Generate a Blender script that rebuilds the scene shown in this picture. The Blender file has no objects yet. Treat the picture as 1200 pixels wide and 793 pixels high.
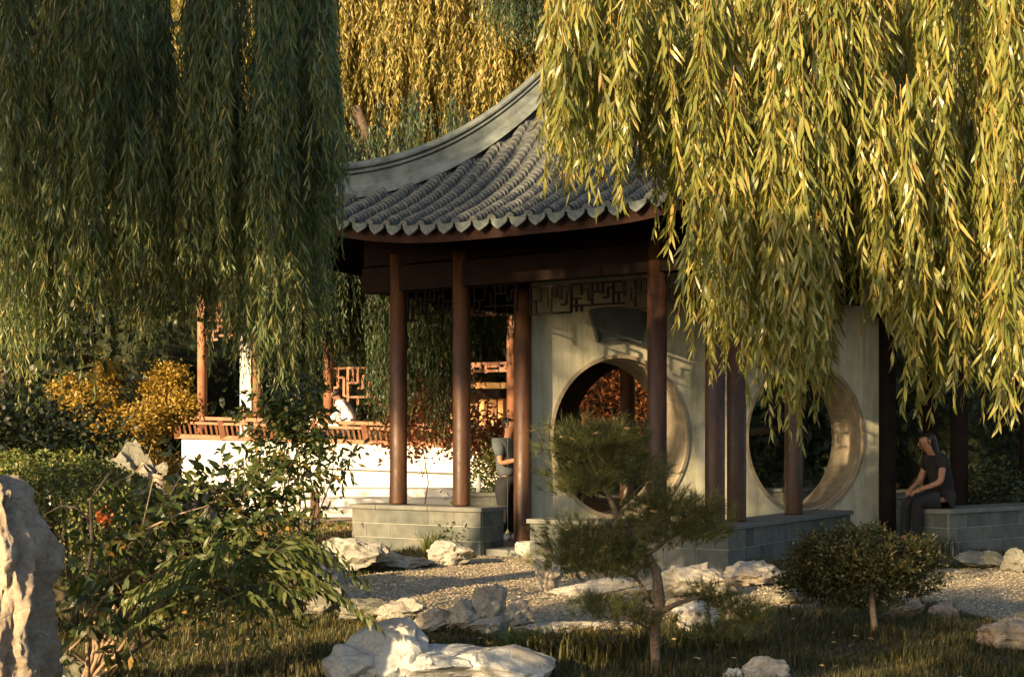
import bpy, math, random
import numpy as np
from mathutils import Vector, Matrix, noise
R = math.radians
sc = bpy.context.scene
COL = sc.collection
CAMZ, FPX, HY = 1.26, 1600.0, 520.0
def P(px, py, Y):
    return Vector(((px-600)/FPX*Y, Y, CAMZ-(py-HY)/FPX*Y))
def GY(py):                                   # distance of a ground point seen at that height
    return CAMZ*FPX/(py-HY)
def gpt(px, py):
    Y = GY(py); return Vector(((px-600)/FPX*Y, Y, 0))
# ------------------------------------------------------------------ camera, light, world
cam = bpy.data.cameras.new('camera'); co = bpy.data.objects.new('camera', cam); COL.objects.link(co)
co.location = (0, 0, CAMZ); co.rotation_euler = (R(90), 0, 0)
cam.lens = 48; cam.sensor_width = 36; cam.shift_y = 123.5/1200; cam.clip_end = 500; cam.clip_start = .05
sc.camera = co
EL = R(16)
SUN = Vector((-.61*math.cos(EL), -.79*math.cos(EL), math.sin(EL))).normalized()
sl = bpy.data.lights.new('sun', 'SUN'); sl.energy = 5; sl.angle = R(.6); sl.color = (1, .72, .39)
so = bpy.data.objects.new('sun', sl); COL.objects.link(so); so.rotation_euler = SUN.to_track_quat('Z', 'Y').to_euler()
w = bpy.data.worlds.new('World'); sc.world = w; w.use_nodes = True
wn = w.node_tree; bg = wn.nodes['Background']; sky = wn.nodes.new('ShaderNodeTexSky')
sky.sky_type = 'NISHITA'; sky.sun_disc = False; sky.sun_elevation = EL
sky.sun_rotation = math.atan2(SUN.x, SUN.y) % (2*math.pi); sky.dust_density = 2.0
wn.links.new(sky.outputs[0], bg.inputs[0]); bg.inputs[1].default_value = .088
sc.view_settings.view_transform = 'Standard'; sc.view_settings.look = 'None'
sc.view_settings.exposure = 1.6; sc.view_settings.gamma = 1
cy = sc.cycles; cy.max_bounces = 6; cy.diffuse_bounces = 3; cy.glossy_bounces = 2; cy.transmission_bounces = 4
cy.use_denoising = True; cy.caustics_reflective = False; cy.caustics_refractive = False
cy.sample_clamp_indirect = 6
# ------------------------------------------------------------------ materials
def newmat(name):
    m = bpy.data.materials.new(name); m.use_nodes = True
    nt = m.node_tree; return m, nt, nt.nodes['Principled BSDF']
def ramp(nt, fac, stops):
    r = nt.nodes.new('ShaderNodeValToRGB'); e = r.color_ramp.elements
    while len(e) < len(stops): e.new(.5)
    for k, (p, c) in zip(e, stops): k.position = p; k.color = (*c, 1)
    nt.links.new(fac, r.inputs[0]); return r.outputs[0]
def noise_tex(nt, scale, detail=6, rough=.6, coord='Object', dist=0, vec=None):
    n = nt.nodes.new('ShaderNodeTexNoise'); n.inputs['Scale'].default_value = scale
    n.inputs['Detail'].default_value = detail; n.inputs['Roughness'].default_value = rough
    n.inputs['Distortion'].default_value = dist
    if vec is None:
        tc = nt.nodes.new('ShaderNodeTexCoord'); vec = tc.outputs[coord]
    nt.links.new(vec, n.inputs['Vector']); return n.outputs['Fac']
def bump(nt, bs, h, strength=.4, dist=.01, prev=None):
    b = nt.nodes.new('ShaderNodeBump'); b.inputs['Strength'].default_value = strength
    b.inputs['Distance'].default_value = dist; nt.links.new(h, b.inputs['Height'])
    if prev is not None: nt.links.new(prev, b.inputs['Normal'])
    nt.links.new(b.outputs[0], bs.inputs['Normal']); return b.outputs[0]
def mixc(nt, fac, a, b, mode='MIX'):
    m = nt.nodes.new('ShaderNodeMix'); m.data_type = 'RGBA'; m.blend_type = mode
    for s, v in ((0, fac), (6, a), (7, b)):
        if hasattr(v, 'links'): nt.links.new(v, m.inputs[s])
        elif s == 0: m.inputs[0].default_value = v
        else: m.inputs[s].default_value = (*v, 1)
    return m.outputs[2]
def M_noise(name, c1, c2, scale=6, rough=.8, bs_=.3, bd=.005, bscale=40, spec=.3, detail=6, c3=None):
    m, nt, b = newmat(name); f = noise_tex(nt, scale, detail)
    st = [(.3, c1), (.7, c2)] if c3 is None else [(.28, c1), (.5, c2), (.72, c3)]
    nt.links.new(ramp(nt, f, st), b.inputs['Base Color'])
    b.inputs['Roughness'].default_value = rough; b.inputs['Specular IOR Level'].default_value = spec
    bump(nt, b, noise_tex(nt, bscale, 8), bs_, bd); return m
def M_leaf(name, stops, trans=.35, rough=.45, spec=.4, tcol=None):
    m, nt, b = newmat(name); g = nt.nodes.new('ShaderNodeNewGeometry')
    col = ramp(nt, g.outputs['Random Per Island'], stops)
    nt.links.new(col, b.inputs['Base Color']); b.inputs['Roughness'].default_value = rough
    b.inputs['Specular IOR Level'].default_value = spec
    t = nt.nodes.new('ShaderNodeBsdfTranslucent'); mx = nt.nodes.new('ShaderNodeMixShader')
    tc = mixc(nt, 1, col, tcol or (1.0, 1.0, .55), 'MULTIPLY'); nt.links.new(tc, t.inputs[0])
    mx.inputs[0].default_value = trans
    nt.links.new(b.outputs[0], mx.inputs[1]); nt.links.new(t.outputs[0], mx.inputs[2])
    nt.links.new(mx.outputs[0], nt.nodes['Material Output'].inputs[0]); return m
MT = {}
MT['willow_gold'] = M_leaf('willow_leaf_yellowing', [(0, (.12, .145, .03)), (.5, (.225, .235, .05)), (.85, (.37, .345, .10)), (1, (.46, .32, .09))], .45, .36, .6)
MT['willow_green'] = M_leaf('willow_leaf_green', [(0, (.085, .135, .05)), (.5, (.15, .205, .075)), (.85, (.24, .265, .085)), (1, (.40, .31, .09))], .5, .42, .6)
MT['willow_back'] = M_leaf('willow_leaf_golden', [(0, (.17, .16, .04)), (.5, (.32, .27, .075)), (.85, (.46, .38, .12)), (1, (.44, .26, .08))], .4)
MT['willow_dark'] = M_leaf('willow_leaf_deep_green', [(0, (.02, .045, .02)), (.6, (.045, .08, .035)), (1, (.09, .11, .03))], .3)
MT['broad'] = M_leaf('broad_leaf', [(0, (.03, .055, .016)), (.6, (.06, .085, .02)), (.93, (.12, .12, .025)), (1, (.30, .17, .03))], .3, .4, .5)
MT['bright'] = M_leaf('fresh_leaf', [(0, (.06, .09, .025)), (1, (.15, .17, .045))], .4)
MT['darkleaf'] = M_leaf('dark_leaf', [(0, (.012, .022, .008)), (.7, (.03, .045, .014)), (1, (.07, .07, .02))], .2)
MT['goldbush'] = M_leaf('golden_bush_leaf', [(0, (.16, .11, .015)), (.6, (.30, .19, .025)), (1, (.42, .27, .05))], .35)
MT['redleaf'] = M_leaf('rust_leaf', [(0, (.14, .045, .015)), (.5, (.34, .11, .03)), (1, (.50, .22, .07))], .3)
MT['roundleaf'] = M_leaf('small_glossy_leaf', [(0, (.03, .04, .014)), (.7, (.075, .082, .025)), (.96, (.14, .12, .04)), (1, (.4, .26, .16))], .25)
MT['vine'] = M_leaf('vine_leaf', [(0, (.08, .12, .03)), (.7, (.16, .19, .045)), (1, (.28, .24, .06))], .3)
MT['needle'] = M_leaf('pine_needle', [(0, (.04, .055, .018)), (.6, (.095, .11, .03)), (1, (.20, .17, .055))], .15, .5)
MT['grass'] = M_leaf('grass_blade', [(0, (.028, .034, .010)), (.6, (.065, .065, .018)), (.9, (.12, .095, .03)), (1, (.24, .17, .06))], .25, .5)
MT['dry'] = M_leaf('dead_leaf', [(0, (.25, .15, .07)), (1, (.55, .42, .25))], .2, .6)
MT['bark'] = M_noise('bark', (.045, .03, .018), (.12, .085, .055), 25, .9, .9, .01, 60)
MT['bark_pale'] = M_noise('pale_bark', (.16, .11, .07), (.32, .23, .15), 30, .85, .7, .006, 90)
MT['willowtwig'] = M_noise('willow_twig', (.16, .10, .03), (.26, .16, .05), 8, .7)
MT['pinebark'] = M_noise('pine_bark', (.07, .05, .035), (.20, .15, .11), 40, .9, 1, .01, 70)
def streak_vec(nt, sx, sz):
    tc = nt.nodes.new('ShaderNodeTexCoord'); mp = nt.nodes.new('ShaderNodeMapping'); mp.inputs['Scale'].default_value = (sx, sx, sz)
    nt.links.new(tc.outputs['Object'], mp.inputs[0]); return mp.outputs[0]
m, nt, b = newmat('worn_brown_lacquer')
c = ramp(nt, noise_tex(nt, 7, 9, .7, vec=streak_vec(nt, 1, .16)), [(.3, (.016, .008, .005)), (.5, (.048, .021, .010)), (.72, (.09, .042, .018))])
c = mixc(nt, ramp(nt, noise_tex(nt, 34, 8, .8, vec=streak_vec(nt, 1, .05)), [(.60, (0, 0, 0)), (.72, (.7, .7, .7))]), c, (.018, .010, .007))
nt.links.new(c, b.inputs['Base Color']); b.inputs['Specular IOR Level'].default_value = .3
nt.links.new(ramp(nt, noise_tex(nt, 9, 6), [(.3, (.33, .33, .33)), (.7, (.62, .62, .62))]), b.inputs['Roughness'])
bump(nt, b, noise_tex(nt, 40, 8, .8, vec=streak_vec(nt, 1, .06)), .5, .004); MT['column'] = m
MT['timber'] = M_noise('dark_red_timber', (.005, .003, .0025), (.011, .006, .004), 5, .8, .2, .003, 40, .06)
MT['timber_or'] = M_noise('orange_timber', (.20, .085, .045), (.32, .15, .085), 5, .6, .2, .003, 40)
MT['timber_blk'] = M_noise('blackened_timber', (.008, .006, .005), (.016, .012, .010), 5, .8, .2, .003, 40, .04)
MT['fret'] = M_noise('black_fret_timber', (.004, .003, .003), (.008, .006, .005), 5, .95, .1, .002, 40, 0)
m, nt, b = newmat('cream_plaster')
c = ramp(nt, noise_tex(nt, 1.6, 9, .65), [(.28, (.29, .295, .225)), (.5, (.46, .45, .345)), (.72, (.56, .54, .43))])
c = mixc(nt, 1, c, ramp(nt, noise_tex(nt, 5, 8, .7, vec=streak_vec(nt, 1.2, .12)), [(.36, (.70, .68, .62)), (.56, (1, 1, 1))]), 'MULTIPLY')
c = mixc(nt, ramp(nt, noise_tex(nt, 16, 9, .8), [(.62, (0, 0, 0)), (.70, (.5, .5, .5))]), c, (.20, .20, .15))
nt.links.new(c, b.inputs['Base Color']); b.inputs['Roughness'].default_value = .92; b.inputs['Specular IOR Level'].default_value = .12
bump(nt, b, noise_tex(nt, 45, 9, .75), .45, .006); MT['plaster'] = m
MT['white'] = M_noise('white_plaster', (.48, .47, .44), (.68, .66, .61), 1.2, .9, .15, .004, 30, .2)
MT['grout'] = M_noise('pale_mortar', (.22, .23, .20), (.32, .32, .28), 20, .9, .2, .003, 60)
MT['cap'] = M_noise('slab_stone', (.10, .105, .095), (.16, .16, .14), 7, .75, .3, .003, 80)
MT['ridge'] = M_noise('ridge_mortar', (.055, .07, .07), (.15, .168, .158), 5, .85, .5, .006, 25, .3, 8)
MT['tilemat'] = M_noise('grey_clay_tile', (.024, .029, .030), (.088, .092, .086), 9, .7, .5, .004, 60, .35, 8)
for mm in (MT['tilemat'], MT['ridge']):
    nt = mm.node_tree; b = nt.nodes['Principled BSDF']; src = b.inputs['Base Color'].links[0].from_socket
    c = mixc(nt, ramp(nt, noise_tex(nt, 2.6, 9, .75), [(.50, (0, 0, 0)), (.64, (.65, .65, .65))]), src, (.06, .062, .046))
    c = mixc(nt, ramp(nt, noise_tex(nt, 38, 8, .8), [(.60, (0, 0, 0)), (.68, (.7, .7, .7))]), c, (.18, .185, .165))
    nt.links.new(c, b.inputs['Base Color'])
MT['driptile'] = M_noise('drip_tile_clay', (.05, .068, .062), (.12, .135, .12), 14, .7, .4, .003, 60)
MT['plaque'] = M_noise('slate_plaque', (.045, .055, .052), (.075, .085, .08), 6, .6, .2, .003, 50)
MT['ringstone'] = M_noise('ring_brick_stone', (.17, .145, .105), (.30, .255, .185), 9, .8, .35, .004, 60)
MT['potstone'] = M_noise('pitted_pot_stone', (.22, .23, .20), (.42, .42, .37), 30, .9, .9, .008, 70)
MT['sand'] = M_noise('sandy_paving', (.32, .26, .17), (.45, .37, .26), 4, .9, .4, .01, 50)
MT['skin'] = M_noise('skin', (.24, .12, .07), (.30, .155, .09), 8, .55, .05, .001, 60)
MT['hair'] = M_noise('black_hair', (.010, .008, .007), (.02, .016, .014), 20, .5, .3, .003, 90)
MT['black'] = M_noise('black_cloth', (.010, .010, .011), (.018, .018, .02), 8, .9, .3, .003, 60)
MT['greycloth'] = M_noise('grey_blue_cloth', (.045, .055, .065), (.075, .09, .10), 8, .9, .3, .003, 60)
MT['whitecloth'] = M_noise('white_cloth', (.66, .66, .68), (.78, .78, .78), 8, .9, .3, .004, 25)
MT['shoe'] = M_noise('white_shoe', (.6, .6, .6), (.7, .7, .7), 8, .7, .1, .003, 60)
# blocks: per block tint + noise
def M_block():
    m, nt, b = newmat('bench_block_stone'); g = nt.nodes.new('ShaderNodeNewGeometry')
    c = ramp(nt, g.outputs['Random Per Island'], [(0, (.065, .078, .070)), (.5, (.105, .112, .10)), (1, (.145, .142, .12))])
    n = ramp(nt, noise_tex(nt, 9, 8), [(.3, (.6, .6, .58)), (.7, (1.1, 1.1, 1.05))])
    nt.links.new(mixc(nt, 1, c, n, 'MULTIPLY'), b.inputs['Base Color']); b.inputs['Roughness'].default_value = .8
    bump(nt, b, noise_tex(nt, 90, 8), .4, .004); return m
MT['block'] = M_block()
def M_rock(name, c1, c2, c3, warm):
    m, nt, b = newmat(name)
    f = noise_tex(nt, 5, 9, .7, dist=.4)
    col = ramp(nt, f, [(.25, c1), (.5, c2), (.72, c3)])
    f2 = noise_tex(nt, 2.2, 5, .6)
    col = mixc(nt, ramp(nt, f2, [(.52, (0, 0, 0)), (.68, (.7, .7, .7))]), col, warm)
    f3 = noise_tex(nt, 45, 6, .8)
    col = mixc(nt, .5, col, ramp(nt, f3, [(.35, (.35, .33, .30)), (.6, (1.1, 1.1, 1.1))]), 'MULTIPLY')
    f4 = noise_tex(nt, 3.1, 7, .7, dist=1.0)
    col = mixc(nt, ramp(nt, f4, [(.56, (0, 0, 0)), (.66, (.75, .75, .75))]), col, (.10, .105, .085))
    nt.links.new(col, b.inputs['Base Color']); b.inputs['Roughness'].default_value = .9
    p = bump(nt, b, noise_tex(nt, 18, 10, .8, dist=.4), .6, .02)
    v = nt.nodes.new('ShaderNodeTexVoronoi'); v.feature = 'DISTANCE_TO_EDGE'; v.inputs['Scale'].default_value = 6
    tc = nt.nodes.new('ShaderNodeTexCoord')
    nn = nt.nodes.new('ShaderNodeTexNoise'); nn.inputs['Scale'].default_value = 4; nt.links.new(tc.outputs['Object'], nn.inputs['Vector'])
    av = mixc(nt, .55, tc.outputs['Object'], nn.outputs['Color']); nt.links.new(av, v.inputs['Vector'])
    cr = nt.nodes.new('ShaderNodeMath'); cr.operation = 'MINIMUM'; cr.inputs[1].default_value = .05
    nt.links.new(v.outputs['Distance'], cr.inputs[0]); bump(nt, b, cr.outputs[0], .35, .2, p)
    return m
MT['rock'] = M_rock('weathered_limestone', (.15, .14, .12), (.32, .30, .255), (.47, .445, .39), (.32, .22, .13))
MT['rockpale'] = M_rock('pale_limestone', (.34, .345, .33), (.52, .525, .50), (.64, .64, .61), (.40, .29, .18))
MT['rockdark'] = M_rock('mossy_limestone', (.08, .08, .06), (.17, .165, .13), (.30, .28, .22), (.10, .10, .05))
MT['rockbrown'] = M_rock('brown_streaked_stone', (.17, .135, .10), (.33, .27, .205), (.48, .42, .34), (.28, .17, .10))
# ------------------------------------------------------------------ mesh helpers
def worg(p):
    v = Vector((0, 0, 0))
    while p is not None: v += Vector(p.location); p = p.parent
    return v
class G:
    def __init__(s): s.v = []; s.f = []; s.n = 0
    def arr(s, V, F):
        V = np.asarray(V, float).reshape(-1, 3); s.v.append(V)
        s.f.extend([tuple(int(i)+s.n for i in f) for f in F]); s.n += len(V)
    def box(s, c, sx, sy, sz, ax=None):          # ax: 3 axis vectors
        ax = ax or (Vector((1, 0, 0)), Vector((0, 1, 0)), Vector((0, 0, 1))); c = Vector(c)
        V = [c+ax[0]*(i*sx/2)+ax[1]*(j*sy/2)+ax[2]*(k*sz/2) for i in (-1, 1) for j in (-1, 1) for k in (-1, 1)]
        s.arr([tuple(p) for p in V], [(0, 1, 3, 2), (4, 6, 7, 5), (0, 4, 5, 1), (2, 3, 7, 6), (0, 2, 6, 4), (1, 5, 7, 3)])
    def bar(s, a, b, w, h, up=Vector((0, 0, 1))):
        a = Vector(a); b = Vector(b); d = (b-a); L = d.length; d.normalize()
        sd = d.cross(up)
        if sd.length < 1e-4: sd = d.cross(Vector((0, 1, 0)))
        sd.normalize(); u = sd.cross(d).normalized(); s.box((a+b)/2, L, w, h, (d, sd, u))
    def tube(s, pts, rad, n=8, caps=True):
        pts = [Vector(p) for p in pts]; k = len(pts)
        if not hasattr(rad, '__len__'): rad = [rad]*k
        V = []; ref = Vector((0.3, 1, 0.1))
        for i, p in enumerate(pts):
            t = (pts[min(i+1, k-1)]-pts[max(i-1, 0)]).normalized()
            a = t.cross(ref)
            if a.length < .05: a = t.cross(Vector((1, 0, 0)))
            a.normalize(); b = t.cross(a)
            for j in range(n):
                q = 2*math.pi*j/n; V.append(tuple(p+(a*math.cos(q)+b*math.sin(q))*rad[i]))
        F = [(i*n+j, i*n+(j+1) % n, (i+1)*n+(j+1) % n, (i+1)*n+j) for i in range(k-1) for j in range(n)]
        if caps: F += [tuple(range(n))[::-1], tuple(range((k-1)*n, k*n))]
        s.arr(V, F)
    def lathe(s, c, prof, n=24):
        V = []; c = Vector(c); k = len(prof)
        for r, z in prof:
            for j in range(n):
                q = 2*math.pi*j/n; V.append((c.x+r*math.cos(q), c.y+r*math.sin(q), c.z+z))
        F = [(i*n+j, i*n+(j+1) % n, (i+1)*n+(j+1) % n, (i+1)*n+j) for i in range(k-1) for j in range(n)]
        F += [tuple(range(n))[::-1], tuple(range((k-1)*n, k*n))]; s.arr(V, F)
    def build(s, name, mat, parent=None, smooth=False, bevel=0):
        me = bpy.data.meshes.new(name); V = np.concatenate(s.v)
        if parent is not None: V = V-np.array(worg(parent))
        me.from_pydata(V.tolist(), [], s.f); me.update()
        if smooth: me.shade_smooth()
        o = bpy.data.objects.new(name, me); COL.objects.link(o)
        if mat: me.materials.append(mat)
        if parent is not None: o.parent = parent
        if bevel:
            m = o.modifiers.new('bevel', 'BEVEL'); m.width = bevel; m.segments = 2; m.limit_method = 'ANGLE'
        return o
def build_arr(name, V, F4, F3, mat, parent=None, smooth=False):
    """numpy mesh: V (n,3), quads F4, tris F3"""
    me = bpy.data.meshes.new(name)
    if parent is not None: V = V-np.array(worg(parent))
    n4 = 0 if F4 is None else len(F4); n3 = 0 if F3 is None else len(F3)
    loops = np.concatenate([a.ravel() for a in (F4, F3) if a is not None and len(a)]).astype(np.int32)
    me.vertices.add(len(V)); me.vertices.foreach_set('co', V.astype(np.float32).ravel())
    me.loops.add(len(loops)); me.loops.foreach_set('vertex_index', loops)
    st = np.concatenate([np.arange(n4)*4, n4*4+np.arange(n3)*3]).astype(np.int32)
    me.polygons.add(n4+n3); me.polygons.foreach_set('loop_start', st)
    me.update(calc_edges=True); me.validate()
    if smooth: me.shade_smooth()
    me.materials.append(mat)
    o = bpy.data.objects.new(name, me); COL.objects.link(o)
    if parent is not None: o.parent = parent
    return o
def tag(o, label=None, cat=None, group=None, kind=None):
    if label: o['label'] = label
    if cat: o['category'] = cat
    if group: o['group'] = group
    if kind: o['kind'] = kind
    return o
def empty(name, loc, label, cat, group=None):
    o = bpy.data.objects.new(name, None); COL.objects.link(o); o.location = loc; o.empty_display_size = .2
    return tag(o, label, cat, group)
# ------------------------------------------------------------------ foliage (numpy)
def unit(a): return a/np.maximum(np.linalg.norm(a, axis=1, keepdims=True), 1e-9)
def leaf_arrays(rng, pos, d, L, W, curl=.12, flat=None):
    n = len(pos); r = rng.normal(size=(n, 3))
    if flat is not None: r = r*(1-flat)+np.array([0, 0, 1.0])*flat*2
    side = unit(np.cross(d, r)); nr = np.cross(side, d)
    L = L[:, None]; W = W[:, None]; c = curl*L*rng.uniform(.2, 1.6, (n, 1))
    b = pos; m1 = pos+d*L*.33+nr*c*.5; m2 = pos+d*L*.68+nr*c*.3; t = pos+d*L-nr*c*.6
    V = np.stack([b, m1-side*W*.5, m1+side*W*.5, m2-side*W*.36, m2+side*W*.36, t], 1).reshape(-1, 3)
    o = (np.arange(n)*6)[:, None]
    F4 = o+np.array([[1, 2, 4, 3]]); F3 = np.concatenate([o+np.array([[0, 2, 1]]), o+np.array([[3, 4, 5]])])
    return V, F4, F3
def join(parts):
    Vs, A, B = [], [], []; k = 0
    for V, F4, F3 in parts:
        Vs.append(V)
        if F4 is not None and len(F4): A.append(F4+k)
        if F3 is not None and len(F3): B.append(F3+k)
        k += len(V)
    return np.concatenate(Vs), (np.concatenate(A) if A else None), (np.concatenate(B) if B else None)
def sprays(rng, start, d0, length, grav, spacing, L, W, ang=(.25, .8), seg=7, twr=.0025, wob=.02, ldroop=.3, curl=.12, t0=.0, flat=None):
    N = len(start); d0 = unit(d0); length = np.asarray(length)
    ph = rng.uniform(0, 6.28, (N, 2)); fr = rng.uniform(2, 4, (N, 2))
    def path(i, s):
        g = np.zeros((len(i), 3)); g[:, 2] = -grav*s*s
        w = np.zeros((len(i), 3)); w[:, 0] = np.sin(ph[i, 0]+fr[i, 0]*s)-np.sin(ph[i, 0]); w[:, 1] = np.sin(ph[i, 1]+fr[i, 1]*s)-np.sin(ph[i, 1])
        return start[i]+d0[i]*s[:, None]+g+w*wob
    cnt = np.maximum((length*(1-t0)/spacing).astype(int), 2)
    idx = np.repeat(np.arange(N), cnt)
    within = np.arange(len(idx))-np.repeat(np.cumsum(cnt)-cnt, cnt)
    s = length[idx]*(t0+(1-t0)*(within+rng.uniform(0, 1, len(idx)))/cnt[idx])
    pos = path(idx, s); tan = unit(path(idx, s+.02)-path(idx, np.maximum(s-.02, 0)))
    rad = unit(np.cross(tan, rng.normal(size=tan.shape)))
    a = rng.uniform(ang[0], ang[1], len(idx))[:, None]
    d = tan*np.cos(a)+rad*np.sin(a); d[:, 2] -= ldroop; d = unit(d)
    tip = (1-.45*(s/length[idx])**3)
    leaves = leaf_arrays(rng, pos, d, rng.uniform(L[0], L[1], len(idx))*tip, rng.uniform(W[0], W[1], len(idx))*np.sqrt(tip), curl, flat)
    # twigs: 3 sided
    K = seg+1; ii = np.repeat(np.arange(N), K); tt = np.tile(np.linspace(0, 1, K), N)
    c = path(ii, tt*length[ii]); V = []
    rr = (twr*(1.2-.8*tt))[:, None]
    for k in range(3):
        q = 2*math.pi*k/3; V.append(c+np.array([[math.cos(q), math.sin(q), .0]])*rr)
    V = np.stack(V, 1).reshape(-1, 3); F = []
    base = (np.arange(N)[:, None]*K+np.arange(seg)[None]).ravel()*3
    for k in range(3):
        k2 = (k+1) % 3; F.append(np.stack([base+k, base+k2, base+3+k2, base+3+k], 1))
    return leaves, (V, np.concatenate(F), None)
def interp(x, pts):
    xs, ys = zip(*pts); return np.interp(x, xs, ys)
# ================================================================== GROUND
rngG = np.random.default_rng(5)
def sheet(name, pts, z, mat, kind='structure', thick=0):
    g = G(); g.arr([(p[0], p[1], z) for p in pts], [tuple(range(len(pts)))]); o = g.build(name, mat); tag(o, kind=kind); return o
m, nt, b = newmat('garden_soil'); f = noise_tex(nt, 1.2, 8, .65)
nt.links.new(ramp(nt, f, [(.3, (.025, .022, .012)), (.5, (.055, .045, .024)), (.7, (.10, .08, .045))]), b.inputs['Base Color'])
b.inputs['Roughness'].default_value = .95; bump(nt, b, noise_tex(nt, 30, 8), .8, .03); MT['soil'] = m
sheet('ground', [(-150, -60), (150, -60), (150, 220), (-150, 220)], 0, MT['soil'])
def M_gravel():
    m, nt, b = newmat('pebble_gravel'); tc = nt.nodes.new('ShaderNodeTexCoord')
    v = nt.nodes.new('ShaderNodeTexVoronoi'); v.inputs['Scale'].default_value = 55; nt.links.new(tc.outputs['Object'], v.inputs['Vector'])
    c = ramp(nt, v.outputs['Color'], [(.2, (.17, .13, .08)), (.5, (.31, .25, .155)), (.8, (.46, .39, .26))])
    c = mixc(nt, 1, c, ramp(nt, noise_tex(nt, 1.5, 4), [(.3, (.7, .7, .7)), (.7, (1.1, 1.1, 1.05))]), 'MULTIPLY')
    nt.links.new(c, b.inputs['Base Color']); b.inputs['Roughness'].default_value = .9
    iv = nt.nodes.new('ShaderNodeMath'); iv.operation = 'SUBTRACT'; iv.inputs[0].default_value = 1; nt.links.new(v.outputs['Distance'], iv.inputs[1])
    bump(nt, b, iv.outputs[0], 1, .02); return m
MT['gravel'] = M_gravel()
near = [(300, 690), (355, 705), (420, 722), (520, 738), (640, 742), (760, 738), (880, 722), (1000, 705), (1100, 712), (1240, 745), (1400, 750)]
far = [(1400, 655), (1200, 664), (1060, 668), (960, 672), (860, 665), (700, 650), (600, 640), (530, 662), (440, 672), (380, 680)]
gpoly = [gpt(*p) for p in near+far]
sheet('gravel_path', gpoly, .006, MT['gravel'])
def inpoly(x, y, poly):
    ins = np.zeros(len(x), bool); n = len(poly)
    for i in range(n):
        x1, y1 = poly[i][0], poly[i][1]; x2, y2 = poly[(i+1) % n][0], poly[(i+1) % n][1]
        c = ((y1 > y) != (y2 > y)) & (x < (x2-x1)*(y-y1)/((y2-y1) or 1e-9)+x1); ins ^= c
    return ins
N = 60000
x = rngG.uniform(-4, 9, N); y = rngG.uniform(8.5, 16.5, N)
k = inpoly(x, y, gpoly)
x = x[k]; y = y[k]; n = len(x)
s_ = rngG.uniform(.006, .017, n)
octv = np.array([[1, 0, 0], [0, 1, 0], [-1, 0, 0], [0, -1, 0], [0, 0, .6], [0, 0, -.6]])
V = octv[None]*s_[:, None, None]*rngG.uniform(.7, 1.3, (n, 6, 1)); V += np.stack([x, y, np.full(n, .010)], 1)[:, None]
F = np.array([[0, 1, 4], [1, 2, 4], [2, 3, 4], [3, 0, 4]])[None]+(np.arange(n)*6)[:, None, None]
m, nt, b = newmat('pebble'); g_ = nt.nodes.new('ShaderNodeNewGeometry')
nt.links.new(ramp(nt, g_.outputs['Random Per Island'], [(0, (.15, .12, .075)), (.5, (.34, .28, .18)), (1, (.54, .46, .33))]), b.inputs['Base Color']); b.inputs['Roughness'].default_value = .85
tag(build_arr('loose_gravel', V.reshape(-1, 3), None, F.reshape(-1, 3), m), 'loose tan pebbles spread over the garden path', 'gravel', kind='stuff')
# lawn / mondo grass blades
def blades(name, x, y, h, mat, label, cat='grass', lean=.35, wd=.004, z0=0, sun=None, kind='stuff', parent=None):
    n = len(x); a = rngG.uniform(0, 6.28, n); lx = np.cos(a)*lean*rngG.uniform(.2, 1, n); ly = np.sin(a)*lean*rngG.uniform(.2, 1, n)
    b0 = np.stack([x, y, np.full(n, z0)], 1); sd = np.stack([-np.sin(a), np.cos(a), np.zeros(n)], 1)*(wd*rngG.uniform(.7, 1.3, n))[:, None]
    h = h[:, None]; l = np.stack([lx, ly, np.ones(n)*0], 1)
    m1 = b0+l*h*.35+np.array([0, 0, .6])*h; t = b0+l*h*1.1+np.array([0, 0, .9])*h
    V = np.stack([b0-sd, b0+sd, m1-sd*.8, m1+sd*.8, t], 1).reshape(-1, 3); o = (np.arange(n)*5)[:, None]
    ob = build_arr(name, V, o+np.array([[0, 1, 3, 2]]), o+np.array([[2, 3, 4]]), mat, parent)
    return tag(ob, label, cat, kind=kind) if parent is None else ob
N = 300000
Y = 6.6+rngG.uniform(0, 1, N)**.8*9; X = rngG.uniform(-.42, .42, N)*Y
clump = np.array([noise.noise(Vector((a*2.2, b_*2.2, 3))) for a, b_ in zip(X, Y)])
k = (~inpoly(X, Y, gpoly)) & (clump > -.75+rngG.uniform(-.3, .3, N)) & ~((X > .0) & (Y > 14.2) & (X < 5)) & ~((X > -.8) & (X <= 0) & (Y > 15.2))
X, Y, clump = X[k], Y[k], clump[k]
blades('grass', X, Y, (.035+.10*np.clip(clump+.25, 0, 1))*rngG.uniform(.5, 1.3, len(X)), MT['grass'], 'dark tufted grass covering the rockery floor', wd=.0028, lean=.6)
N = 30000
Y = rngG.uniform(16, 21.5, N); X = rngG.uniform(-.30, -.07, N)*Y
blades('dry_lawn', X, Y, rngG.uniform(.03, .08, N), M_leaf('dry_grass', [(0, (.10, .085, .03)), (1, (.34, .25, .11))], .3), 'sunlit dry lawn before the white garden steps', wd=.006)
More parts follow.
